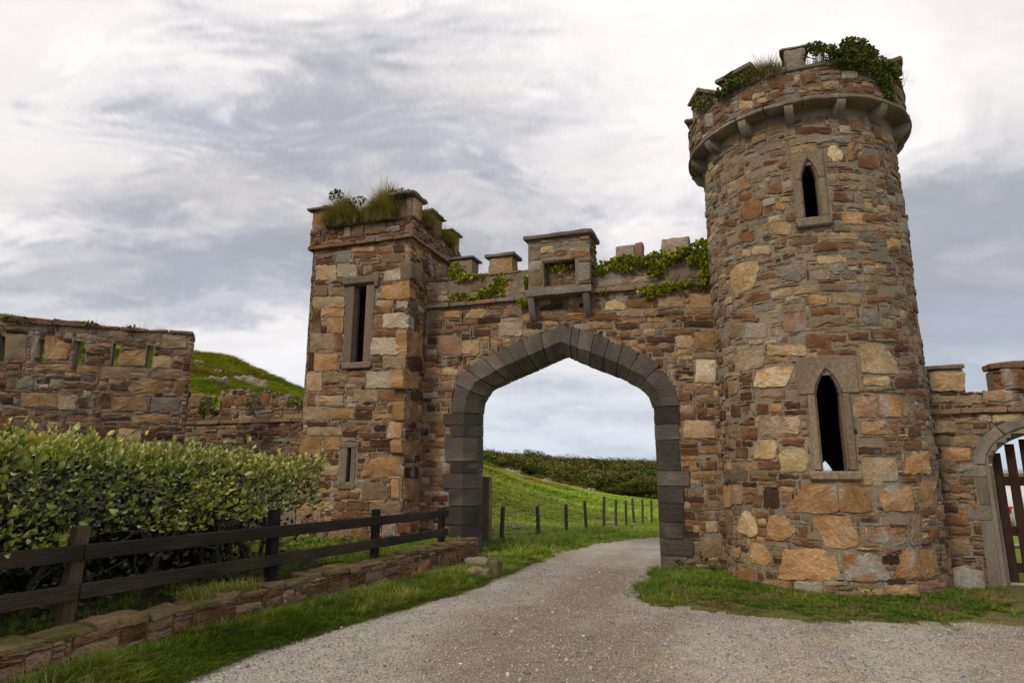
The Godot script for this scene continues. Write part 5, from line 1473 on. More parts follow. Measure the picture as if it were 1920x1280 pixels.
	rows.append_array(lay(fd, deg(-100, 1.66), deg(95, 1.66), 7.0, 7.44, func(_u, _v): return true, traced_drum, func(_u, _v): return {"b": 0.3, "m": 0.2, "r": 0.25, "g": 0.15, "t": 0.1}, [1, 2, 2, 3], 0.01, 0.014, 0.005, 0.1))
	a = -180.0
	while a < 180.0:
		var a2 := minf(a + rf(10, 20), 180.0)
		block("coping", jog(on_face(fd, deg(a + 0.4, 1.66), deg(a2 - 0.4, 1.66), 7.44, 7.505 + rf(-0.01, 0.01), -0.36, 0.045), 0.01), Color(0.24, 0.215, 0.175), "slate", w, 0.1, 0.02, 0.02)
		a = a2
	block("merlon", jog(on_face(fd, deg(-6.6, 1.66), deg(3.6, 1.66), 7.46, 7.82, -0.3, 0.01), 0.012), Color(0.34, 0.29, 0.23), "quartz", w, 0.08, 0.04, 0.02)
	block("coping", jog(on_face(fd, deg(-8.2, 1.66), deg(6, 1.66), 7.8, 7.86, -0.4, 0.03), 0.02), Color(0.2, 0.18, 0.13), "slate", w, 0.1, 0.025, 0.03)
	for q in [[-73.0, -60.0, 7.87], [70.0, 84.0, 7.93], [-42.0, -24.0, 7.72], [22.0, 40.0, 7.68], [-108, -92, 7.85], [110, 128, 7.85], [150, 170, 7.85], [-150, -132, 7.85]]:
		block("merlon", jog(on_face(fd, deg(q[0], 1.66), deg(q[1], 1.66), 7.49, q[2], -0.32, 0.0), 0.012), Color(0.42, 0.28, 0.18), "quartz", w, 0.1, 0.03, 0.02)
		block("coping", jog(on_face(fd, deg(q[0] - 2.0, 1.66), deg(q[1] + 2.0, 1.66), q[2] + 0.005, q[2] + 0.075, -0.42, 0.07), 0.012), Color(0.23, 0.21, 0.17), "slate", w, 0.1, 0.025, 0.02)
	set_stones(rows, w)

func build_side_walls() -> void:
	# roofless wall with slits, left
	var w := thing("ruined_wall", "long ruined stone wall with five narrow slits behind the hedge", "wall")
	var o := Vector3(-10.664, 0, -10.065)
	var ux := Vector3(0.765, 0, -0.644).normalized()
	var f := flat_face(o, ux, 0.04)
	var fe := flat_face(o, Vector3(-0.644, 0, -0.765).normalized(), 0.02)
	var slit := func(u, v):
		if v < 3.70 or v > 4.18:
			return false
		for k in 7:
			if absf(u + 0.72 + k * 0.618) < 0.075:
				return true
		return false
	var mb := Mb.new()
	bed(mb, f, -7.0, 0.0, 0.3, 4.46, func(u, v): return not slit.call(u, v), MORTAR, 0.06)
	bed(mb, fe, 0.0, 0.5, 0.3, 4.46, func(_u, _v): return true, MORTAR, 0.06)
	hexa(mb, on_face(f, -7.0, -0.03, 0.2, 3.68, -0.32, -0.04), 0.5, 0.01, 0.0, MORTAR)
	hexa(mb, on_face(f, -7.0, -0.03, 4.2, 4.45, -0.32, -0.04), 0.5, 0.01, 0.0, MORTAR)
	var edges := [-0.03]
	for k in 7:
		edges.append(-0.72 - k * 0.618 + 0.063)
		edges.append(-0.72 - k * 0.618 - 0.063)
	edges.append(-7.0)
	for k in range(0, edges.size(), 2):
		hexa(mb, on_face(f, edges[k + 1], edges[k], 3.682, 4.198, -0.3, -0.045), 0.5, 0.01, 0.0, MORTAR)
	put("mortar", mb.mesh(), M.mortar, w)
	var mix := func(_u, _v): return {"r": 0.26, "d": 0.15, "b": 0.32, "g": 0.12, "m": 0.08, "o": 0.05, "t": 0.04}
	var rows := lay(f, -5.2, 0.015, 1.0, 4.44, func(u, v): return not slit.call(u, v), traced_ruin, mix, [1, 2, 2, 3, 3], 0.009, 0.016, 0.008)
	rows.append_array(lay(fe, 0.0, 0.5, 1.0, 4.44, func(_u, _v): return true, [["o", 0.02, 3.5, 0.24, 3.45, 0.24, 4.0, 0.02, 4.0], ["g", 0.1, 4.05, 0.48, 4.0, 0.48, 4.36, 0.1, 4.36]], mix, [2, 3, 4], 0.008, 0.02, 0.01))
	var x := -5.4
	while x < 0.0:
		var x2 := minf(x + rf(0.3, 0.8), 0.05)
		var hi := 4.50 if x > -2.4 else 4.56
		block("coping", jog(on_face(f, x, x2 - 0.015, 4.435, hi, -0.52, 0.05), 0.014), Color(0.27, 0.215, 0.165) if rng.randf() < 0.6 else Color(0.24, 0.15, 0.10), "slate", w, 0.12, 0.02, 0.02)
		x = x2
	set_stones(rows, w)
	# low crenellated wall between it and the turret
	w = thing("crenellated_wall", "low crenellated stone wall with weedy gaps between ruined wall and turret", "wall")
	f = flat_face(Vector3(0, 0, -12.0), Vector3.RIGHT, 0.03)
	mb = Mb.new()
	var mer := func(u): return 3.47 if (u > -12.9 and u < -12.14) else (3.56 - 0.16 * absf(u + 11.2) if (u > -11.6 and u < -10.72) else (3.44 - 0.25 * maxf(0.0, u + 10.1) if (u > -10.43 and u < -9.6) else (3.16 if u > -9.1 else 3.04)))
	bed(mb, f, -13.4, -8.0, 0.3, 3.6, func(u, v): return v < mer.call(u) + 0.02 * sin(u * 40.0), MORTAR, 0.06)
	hexa(mb, box_q(Vector3(-13.4, 0.2, -12.42), Vector3(-7.9, 3.02, -12.03)), 0.4, 0.02, 0.01, MORTAR)
	for q in [[-12.9, -12.14, 3.45], [-11.58, -10.73, 3.45], [-10.42, -9.62, 3.36]]:
		hexa(mb, box_q(Vector3(q[0], 3.0, -12.40), Vector3(q[1], q[2], -12.035)), 0.15, 0.05, 0.04, MORTAR)
	put("mortar", mb.mesh(), M.mortar, w)
	rows = lay(f, -13.2, -8.02, 1.3, 3.56, func(u, v): return v < mer.call(u) - 0.01, traced_low, mix, [1, 2, 2, 2, 3], 0.008, 0.018, 0.008)
	x = -13.2
	while x < -8.05:
		var x2 := minf(x + rf(0.3, 0.7), -8.03)
		block("string_course", jog(on_face(f, x, x2 - 0.01, 2.715, 2.80, -0.1, 0.06), 0.008), Color(0.30, 0.21, 0.14), "slate", w, 0.12, 0.012, 0.012)
		x = x2
	set_stones(rows, w, 200)
	# wall with the small gate, right
	w = thing("side_gate_wall", "low crenellated stone wall with arched side gateway right of the round tower", "wall")
	var a := deg_to_rad(5.0)
	f = flat_face(Vector3(2.72, 0, -11.0), Vector3(cos(a), 0, sin(a)), 0.025)
	var c := 1.62
	var spring := 1.72
	var door := func(u: float, v: float, grow: float) -> bool:
		var hw := 0.80 + grow
		if absf(u - c) > hw:
			return false
		return v < spring + (0.46 + grow) * sqrt(1.0 - pow((u - c) / hw, 2.0))
	mb = Mb.new()
	bed(mb, f, -0.4, 4.5, -0.2, 2.76, func(u, v): return not door.call(u, v, 0.06), MORTAR, 0.06)
	var p := PackedVector2Array([Vector2(-0.6, -0.3), Vector2(c - 0.9, -0.3)])
	for k in 13:
		var t := PI * (1.0 - k / 12.0)
		p.append(Vector2(c + 0.9 * cos(t), spring + 0.56 * sin(t)))
	p.append_array([Vector2(c + 0.9, -0.3), Vector2(4.5, -0.3), Vector2(4.5, 2.74), Vector2(-0.6, 2.74)])
	slab(mb, f, p, -0.45, -0.03, MORTAR, 0.002)
	for q in [[-0.3, 0.6, 3.12], [0.95, 1.7, 3.08], [2.05, 2.7, 3.1], [3.1, 3.8, 3.1]]:
		hexa(mb, on_face(f, q[0], q[1], 2.7, q[2], -0.35, -0.02), 0.2, 0.03, 0.02, MORTAR)
	put("mortar", mb.mesh(), M.mortar, w)
	rows = lay(f, 0.0, 4.4, 0.0, 2.74, func(u, v): return not door.call(u, v, 0.26), traced_right, mix, [1, 2, 2, 3], 0.009, 0.018)
	for q in [[2.07, 2.68], [3.12, 3.78]]:
		rows.append_array(lay(f, q[0], q[1], 2.78, 3.06, func(_u, _v): return true, [], mix, [3, 4], 0.01, 0.016))
	rows.append_array(lay(f, 0.95, 1.7, 2.78, 3.06, func(_u, _v): return true, [], func(_u, _v): return {"r": 0.6, "d": 0.4}, [3, 4], 0.01, 0.02))
	x = 0.0
	while x < 4.3:
		var x2 := x + rf(0.4, 0.8)
		block("string_course", jog(on_face(f, x, x2 - 0.01, 2.455, 2.53, -0.1, 0.07), 0.007), Color(0.33, 0.235, 0.15), "slate", w, 0.12, 0.012, 0.012)
		x = x2
	block("coping", on_face(f, -0.1, 0.62, 3.13, 3.19, -0.38, 0.02), Color(0.3, 0.24, 0.17), "slate", w, 0.12, 0.02, 0.02)
	block("coping", on_face(f, 0.92, 1.75, 3.09, 3.18, -0.38, 0.04), Color(0.27, 0.15, 0.1), "slate", w, 0.12, 0.02, 0.02)
	# dressed surround of the side gateway
	for sd in [-1.0, 1.0]:
		var ys := [-0.15, 0.95, 1.16, 1.55, spring]
		for k in 4:
			var jm := Mb.new()
			var ux0: float = c + sd * [1.08, 1.22, 1.05, 1.2][k]
			var x0: float = c + sd * 0.93
			var x1: float = c + sd * 0.80
			var secs := []
			for s in 3:
				var y := lerpf(ys[k] + 0.004, ys[k + 1] - 0.004, s / 2.0)
				secs.append([f.at(ux0, y, 0.02), f.at(x0, y, 0.02), f.at(x1, y, -0.13), f.at(x1, y, -0.4), f.at(ux0, y, -0.4)])
			sweep(jm, secs, Color(0.235, 0.205, 0.165), 0.008)
			put("jamb_stone", jm.mesh(), M.ashlar, w)
	var cuts := [0.0, 0.26, 0.5, 0.74, 1.0]
	for k in 4:
		var vm := Mb.new()
		var secs := []
		for s in 7:
			var t: float = PI * (1.0 - lerpf(cuts[k] + 0.003, cuts[k + 1] - 0.003, s / 6.0))
			var e := func(g: float) -> Vector2: return Vector2(c + (0.80 + g) * cos(t), spring + (0.46 + g) * sin(t))
			var eo: Vector2 = e.call(0.27)
			var em: Vector2 = e.call(0.13)
			var ei: Vector2 = e.call(0.0)
			secs.append([f.at(eo.x, eo.y, 0.03), f.at(em.x, em.y, 0.03), f.at(ei.x, ei.y, -0.13), f.at(ei.x, ei.y, -0.4), f.at(eo.x, eo.y, -0.4)])
		sweep(vm, secs, Color(0.22, 0.195, 0.16), 0.01)
		put("voussoir", vm.mesh(), M.ashlar, w)
	set_stones(rows, w, 200)
	# its wooden gate
	var g := thing("wooden_gate", "dark brown wooden slatted gate standing in the arched side gateway", "gate")
	var brown := Color(0.05, 0.024, 0.017)
	var u := c - 0.77
	while u < c + 0.76:
		var yt := spring + 0.44 * sqrt(maxf(0.0, 1.0 - pow((u + 0.055 - c) / 0.80, 2.0))) - 0.03
		block("slat", on_face(f, u, u + 0.115, 0.08, yt, -0.3, -0.27), brown, "wood", g, 0.4, 0.006, 0.002)
		u += 0.178
	for y in [0.22, 0.72, 1.42]:
		block("rail", on_face(f, c - 0.78, c + 0.78, y, y + 0.13, -0.345, -0.302), brown, "wood", g, 0.4, 0.006, 0.002)
	# low retaining wall under the hedge
	w = thing("retaining_wall", "low brown stone retaining wall with flat capstones below the wooden rail fence", "wall")
	var d := Vector3(0.057, 0, -0.998).normalized()
	f = flat_face(Vector3(-4.909, 0, -3.288), d, 0.03)
	mb = Mb.new()
	bed(mb, f, -3.0, 7.7, -0.1, 0.4, func(_u, _v): return true, Color(0.26, 0.2, 0.14), 0.07)
	hexa(mb, on_face(f, -3.0, 7.7, -0.2, 0.39, -0.32, -0.03), 0.4, 0.01, 0.0, Color(0.26, 0.2, 0.14))
	put("mortar", mb.mesh(), M.mortar, w)
	rows = lay(f, -1.2, 7.68, -0.02, 0.375, func(_u, _v): return true, [["o", 5.55, 0.03, 5.8, 0.03, 5.95, 0.3, 5.7, 0.3], ["m", 6.3, 0.02, 6.62, 0.02, 6.6, 0.33, 6.4, 0.33]], func(_u, _v): return {"r": 0.28, "b": 0.48, "m": 0.14, "d": 0.04, "o": 0.06}, [1, 1, 2, 2, 3], 0.008, 0.022, 0.008)
	x = -3.0
	while x < 7.6:
		var x2 := minf(x + rf(0.22, 0.55), 7.7)
		var tone := rf(0.8, 1.15)
		block("capstone", jog(on_face(f, x + 0.005, x2 - 0.008, 0.385 + rf(-0.01, 0.01), 0.445 + rf(-0.016, 0.016), -rf(0.16, 0.36), 0.03 + rf(-0.035, 0.035)), 0.018), Color(0.34 * tone, 0.225 * tone, 0.135 * tone) if rng.randf() < 0.7 else Color(0.25, 0.19, 0.13), "slate", w, 0.1, 0.015, 0.018, Color(0.15, 0.13, 0.04))
		x = x2
	set_stones(rows, w)

func build_fences() -> void:
	var d := Vector3(0.057, 0, -0.998).normalized()
	var o := Vector3(-4.909, 0, -3.288) - Vector3(0.998, 0, 0.057) * 0.22
	var f := flat_face(o, d, 0.0)
	var w := thing("rail_fence", "weathered dark two-rail wooden fence along the low wall before the hedge", "fence")
	var dark := Color(0.020, 0.0165, 0.013)
	var posts := [[-2.3, 0.0, 1.2], [0.60, 0.12, 1.19], [2.86, 0.0, 1.20], [4.89, 0.0, 1.09], [6.85, 0.0, 1.01]]
	for q in posts:
		var l: float = q[1]
		var pq := on_face(f, q[0] - 0.055, q[0] + 0.055, 0.38, q[2], -0.10, -0.005)
		for k in 8:
			if k & 2:
				pq[k] += d * l * 0.5 - f.nn * l * 0.2
		block("post", jog(pq, 0.004), Color(0.10, 0.078, 0.046) if l > 0.0 else dark, "wood", w, 0.12, 0.008, 0.004)
	var cuts := [-2.6, 0.64, 4.9, 6.95]
	for k in 3:
		for r in 2:
			var y := func(u: float) -> float: return (1.057 - 0.0119 * u) if r == 0 else (0.755 - 0.0128 * u)
			var t := 0.125
			var q := on_face(f, cuts[k], cuts[k + 1] - 0.006, 0.0, 1.0, 0.0, 0.045)
			for e in 8:
				var u: float = cuts[k + 1] - 0.006 if e & 1 else cuts[k]
				q[e].y = y.call(u) - (0.0 if e & 2 else t)
			block("rail", q, dark, "wood", w, 0.3, 0.012, 0.004, Color(0.052, 0.044, 0.028))
	# post and wire fence beyond the arch
	w = thing("wire_fence", "post and wire field fence running along the far road edge beyond the arch", "fence")
	var line := [Vector2(-4.80, -13.155), Vector2(-4.62, -15.33), Vector2(-4.35, -17.01), Vector2(-4.17, -18.66), Vector2(-3.99, -20.31), Vector2(-3.89, -21.93), Vector2(-3.80, -23.55), Vector2(-3.75, -25.16), Vector2(-3.66, -26.8), Vector2(-3.50, -28.4)]
	var hs := [0.77, 0.72, 0.76, 0.86, 1.02, 0.98, 0.98, 1.02, 1.0, 1.02]
	var tops := []
	for k in line.size():
		var q: Vector2 = line[k]
		var g := ground_h(q.x, q.y)
		var mb := Mb.new()
		var b := Vector3(q.x, g - 0.2, q.y)
		var lean := Vector3(rf(-0.05, 0.05), 0, rf(-0.04, 0.04))
		tube(mb, [b, b + UP * 0.6 + lean * 0.5, b + UP * (hs[k] + 0.19) + lean, b + UP * (hs[k] + 0.2) + lean * 1.02], 0.052, 0.045, Color(0.075, 0.055, 0.042), 7)
		mb.i.append_array(PackedInt32Array([21, 23, 22, 21, 24, 23, 21, 25, 24, 21, 26, 25, 21, 27, 26]))
		put("post", mb.mesh(), M.bark, w)
		tops.append(b + lean)
	for r in 4:
		var mb := Mb.new()
		var pts := [Vector3(-5.1, 0.25 + r * 0.19, -13.0)]
		for k in line.size():
			pts.append(tops[k] + UP * (0.2 + hs[k] * (0.22 + r * 0.24)) + Vector3(0.05, 0, 0))
		tube(mb, pts, 0.0025, 0.0025, Color(0.2, 0.2, 0.19), 4)
		put("wire", mb.mesh(), M.wire, w)
	var gp := thing("gate_post", "tall square wooden gate post just behind the arch's left jamb", "post", Vector3(-5.1, 0, -13.05))
	var gb := Mb.new()
	hexa(gb, box_q(Vector3(-0.09, -0.2, -0.09), Vector3(0.09, 1.5, 0.09)), 0.15, 0.012, 0.005, Color(0.22, 0.16, 0.10), Color(0.14, 0.10, 0.06))
	put("post_body", gb.mesh(), M.wood, gp)

func stone_thing(called: String, label: String, category: String, at: Vector3, size: Vector3, col: Color, col2: Color, rough := 0.35, group := "") -> void:
	var mb := Mb.new()
	rock(mb, size, rough, col, col2)
	var o := put(called, mb.mesh(), M.quartz)
	o.position = at
	o.rotation.y = rf(-0.4, 0.4)
	tag(o, label, category, group)

func build_small_things() -> void:
	stone_thing("boulder", "pale grey boulder leaning at the foot of the round tower by the side gate", "boulder", Vector3(2.86, 0.13, -10.55), Vector3(0.42, 0.42, 0.3), Color(0.36, 0.345, 0.31), Color(0.30, 0.29, 0.26), 0.25)
	stone_thing("step_stone", "flat grey stone slab on the ground at the arch's left jamb", "stone", Vector3(-4.2, 0.10, -10.3), Vector3(0.42, 0.2, 0.34), Color(0.34, 0.31, 0.27), Color(0.28, 0.25, 0.2), 0.2)
	stone_thing("kerb_stone", "mossy kerb stone in the grass below the slab by the road edge", "stone", Vector3(-3.85, 0.05, -9.55), Vector3(0.36, 0.22, 0.3), Color(0.33, 0.30, 0.25), Color(0.2, 0.19, 0.09), 0.3)
	stone_thing("kerb_stone", "upright dark mossy stone beside the kerb stone, right of the slab", "stone", Vector3(-3.66, 0.1, -9.75), Vector3(0.2, 0.32, 0.2), Color(0.2, 0.17, 0.12), Color(0.13, 0.13, 0.05), 0.35)
	# parked car seen between the slats of the side gate
	var car := thing("parked_car", "white car with red tail lamp parked beyond the slatted side gate", "car", Vector3(7.7, -0.15, -20.5))
	car.rotation.y = 0.5
	var mb := Mb.new()
	var prof := PackedVector2Array([Vector2(-2.0, 0.3), Vector2(2.0, 0.3), Vector2(2.05, 0.7), Vector2(1.9, 0.85), Vector2(1.0, 0.95), Vector2(0.45, 1.42), Vector2(-1.2, 1.45), Vector2(-1.85, 1.0), Vector2(-2.05, 0.85)])
	var ff := flat_face(Vector3(0, 0, 0.85), Vector3.RIGHT, 0.0)
	slab(mb, ff, prof, -1.7, 0.0, Color(0.5, 0.51, 0.52), 0.06)
	put("body", mb.mesh(), M.paint, car)
	var wb := Mb.new()
	slab(wb, ff, PackedVector2Array([Vector2(-1.6, 0.98), Vector2(0.85, 0.98), Vector2(0.4, 1.36), Vector2(-1.15, 1.38)]), 0.0, 0.012, Color(0.03, 0.035, 0.04), 0.01)
	put("window", wb.mesh(), M.paint, car)
	for x in [-1.25, 1.25]:
		for z in [0.87, -0.87]:
			var tb := Mb.new()
			tube(tb, [Vector3(x, 0.31, z - 0.1), Vector3(x, 0.31, z - 0.099), Vector3(x, 0.31, z + 0.099), Vector3(x, 0.31, z + 0.1)], 0.31, 0.31, Color(0.02, 0.02, 0.02), 18)
			put("wheel", tb.mesh(), M.bark, car)
	for z in [-0.7, 0.7]:
		var lb := Mb.new()
		hexa(lb, box_q(Vector3(-2.08, 0.78, z - 0.09), Vector3(-1.9, 0.92, z + 0.09)), 0.2, 0.02, 0.0, Color(0.5, 0.02, 0.03))
		put("tail_lamp", lb.mesh(), M.paint, car)

func build_hedge() -> void:
	var w := thing("hedge", "clipped broad-leaved evergreen hedge with bare stems behind the rail fence", "hedge")
	# stems
	var stem := Color(0.055, 0.043, 0.03)
	var z := -0.5
	while z > -8.0:
		var b := Vector3(rf(-6.5, -5.55), 0.35, z)
		var mb := Mb.new()
		var a := b
		var pts := [a]
		for k in 4:
			a += Vector3(rf(-0.1, 0.13), rf(0.18, 0.3), rf(-0.14, 0.14))
			pts.append(a)
		tube(mb, pts, 0.035, 0.018, stem, 7)
		for q in 9:
			var s: Vector3 = pts[1 + rng.randi() % 4]
			var tw := [s]
			var dir := Vector3(rf(-0.4, 1.0), rf(0.1, 0.8), rf(-1, 1)).normalized()
			for k in 4:
				s += dir * rf(0.08, 0.16)
				dir = (dir + Vector3(rf(-0.4, 0.4), rf(-0.4, 0.4), rf(-0.4, 0.4))).normalized()
				tw.append(s)
			tube(mb, tw, 0.011, 0.004, Color(0.10, 0.078, 0.05), 5)
		put("stem", mb.mesh(), M.bark, w)
		z -= rf(0.22, 0.42)
	# leaves
	var where := []
	var cols := []
	var tries := 0
	while where.size() < 42000 and tries < 1200000:
		tries += 1
		var p := Vector3(rf(-7.2, -4.85), rf(0.45, 2.12), rf(-8.35, 0.6))
		var top := 1.93 - 0.038 * (-p.z - 3.3) + 0.10 * noise(p, 0.9) + 0.05 * noise(p, 3.0)
		var front := -5.20 + 0.14 * noise(p, 0.8) + 0.06 * noise(p, 2.6) - 0.35 * clampf((p.y - 1.75) / 0.3, 0.0, 1.0)
		var end := -7.55 + 0.35 * noise(Vector3(p.x, p.y, 0), 1.0) + 0.5 * absf(p.y - 1.35)
		var dt := top - p.y
		var dfr := front - p.x
		var de := p.z - end
		if dt < 0.0 or dfr < 0.0 or de < 0.0:
			if not (dt > -0.12 and dfr > -0.1 and de > -0.1 and rng.randf() < 0.035):
				continue
		var depth := minf(dt, minf(dfr, de))
		var bottom := 1.08 + 0.16 * noise(Vector3(0, 0, p.z), 0.9) + 0.14 * noise(p, 1.6) - 0.03 * (p.z + 5.0)
		if p.y < bottom and p.x > -6.3:
			if rng.randf() > 0.05:
				continue
		elif p.x < -6.3 and p.y < 1.2:
			if rng.randf() > 0.8:
				continue
		elif rng.randf() > exp(-depth / 0.09) * 0.9 + 0.11:
			continue
		var out := Vector3(0.25, 0.3, 0)
		if dt < 0.25:
			out += Vector3(0, 0.9, 0)
		if dfr < 0.25:
			out += Vector3(0.9, 0.1, 0)
		if de < 0.25:
			out += Vector3(0, 0, -0.8)
		out += Vector3(rf(-0.9, 0.9), rf(-0.8, 0.7), rf(-0.9, 0.9))
		where.append(facing(p, out, rf(0.045, 0.088), rf(-1.2, 1.2)))
		var t := clampf(0.42 + 1.3 * noise(p, 0.7) + rf(-0.4, 0.4), 0, 1)
		var c := Color(0.075, 0.13, 0.02).lerp(Color(0.42, 0.44, 0.06), t)
		var patch := clampf(1.0 - (p - Vector3(-5.2, 1.3, -4.6)).length() / 0.55, 0, 1)
		c = c.lerp(Color(0.27, 0.34, 0.035), patch * 0.8)
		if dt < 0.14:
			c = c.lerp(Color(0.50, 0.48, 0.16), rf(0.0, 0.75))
		elif rng.randf() < 0.15:
			c = Color(0.50, 0.51, 0.24)
		if rng.randf() < 0.0012:
			c = Color(0.40, 0.16, 0.02) if rng.randf() < 0.5 else Color(0.35, 0.3, 0.03)
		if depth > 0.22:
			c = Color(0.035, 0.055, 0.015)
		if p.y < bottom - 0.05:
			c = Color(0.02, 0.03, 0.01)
		cols.append(c)
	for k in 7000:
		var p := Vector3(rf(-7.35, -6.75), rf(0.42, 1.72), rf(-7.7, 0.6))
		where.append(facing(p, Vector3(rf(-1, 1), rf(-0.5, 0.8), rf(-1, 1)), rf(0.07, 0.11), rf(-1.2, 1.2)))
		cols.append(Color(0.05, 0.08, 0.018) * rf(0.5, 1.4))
	# the leaves nearest to the eye stand singly
	var order := range(where.size())
	var eye := Vector3(0, 1.65, 0)
	var key := []
	for k in where.size():
		key.append(where[k].origin.distance_to(eye) - 9.0 * where[k].basis.z.length() + (3.0 if where[k].origin.x < -5.35 or where[k].origin.y < 1.15 else 0.0) + (5.0 if where[k].origin.z > -3.4 else 0.0))
	order.sort_custom(func(a, b): return key[a] < key[b])
	var shades := []
	for k in 6:
		shades.append(leaf_mesh([Color(0.08, 0.13, 0.025), Color(0.14, 0.2, 0.03), Color(0.24, 0.28, 0.045), Color(0.32, 0.34, 0.12), Color(0.09, 0.15, 0.04), Color(0.2, 0.25, 0.06)][k], 1.0, 0.6))
	var singles := 292
	for k in singles:
		var o := put("leaf", shades[rng.randi() % 6], M.hedge_leaf, w)
		o.transform = where[order[k]]
	var w2 := []
	var c2 := []
	for k in range(singles, order.size()):
		w2.append(where[order[k]])
		c2.append(cols[order[k]])
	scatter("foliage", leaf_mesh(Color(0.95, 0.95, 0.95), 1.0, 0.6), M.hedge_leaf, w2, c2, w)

func ivy(label: String, patches: Array, f: Face, per: float, size: float, c1: Color, c2: Color, kind := "ivy") -> void:
	# patches: u, v, half width, half height, thickness
	var w := thing(kind, label, kind)
	var where := []
	var cols := []
	var sm := Mb.new()
	for q in patches:
		var n := int(per * q[2] * q[3] * 4.0)
		for k in n:
			var r := sqrt(rng.randf())
			var a := rng.randf() * TAU
			var u: float = q[0] + q[2] * r * cos(a) * 1.1
			var v: float = q[1] + q[3] * r * sin(a) * 1.1
			if nz.get_noise_3d(u * 420.0, v * 420.0, 7.0) < -0.12 and r > 0.35:
				continue
			var bulk: float = q[4] * sqrt(maxf(0.0, 1.0 - r * r * 0.9))
			var p := f.at(u, v, 0.02 + bulk * pow(rng.randf(), 0.5))
			var out := (f.at(u, v, 1.0) - f.at(u, v, 0.0))
			where.append(facing(p, out * 0.5 + Vector3(rf(-0.7, 0.7), rf(-0.9, 0.3), rf(-0.7, 0.7)), size * rf(0.6, 1.15), rf(-1.5, 1.5)))
			cols.append(c1.lerp(c2, clampf(rf(0, 1) * 0.7 + 0.5 * noise(p, 2.0) + 0.2, 0, 1)))
		for k in 2:
			var pts := []
			for s in 5:
				pts.append(f.at(q[0] + q[2] * (s / 2.0 - 1.0) * 0.9, q[1] + q[3] * rf(-0.5, 0.5), 0.025))
			tube(sm, pts, 0.007, 0.004, Color(0.12, 0.09, 0.06), 4)
	scatter("leaves", leaf_mesh(Color(1, 1, 1), 1.0, 0.95, 0.1), M.leaf, where, cols, w)
	put("stems", sm.mesh(), M.bark, w, "stuff")

func tufts(label: String, spots: Array, f: Face, size: float, c1: Color, c2: Color, meshes: Array, group := "") -> void:
	# spots: u0, u1, v, d0, d1, count, height
	var w := thing("grass_tuft", label, "grass", Vector3.ZERO, group)
	var where := []
	var cols := []
	for q in spots:
		for k in int(q[5]):
			var u := rf(q[0], q[1])
			var e := clampf(minf(u - q[0], q[1] - u) / (absf(q[1] - q[0]) * 0.25 + 0.001), 0.45, 1.0)
			var body := 0.55 + 0.45 * noise(Vector3(u * 1.7, q[2], 0), 1.4)
			if rng.randf() > 0.4 + body:
				continue
			where.append(standing(f.at(u, q[2] + rf(-0.09, 0.03), rf(q[3], q[4] + 0.03)), q[6] * rf(0.3, 1.15) * e * (0.6 + 0.7 * body), size * rf(0.6, 1.3)))
			cols.append(c1.lerp(c2, rng.randf()))
	scatter("blades", meshes[0], M.grass, where, cols, w)

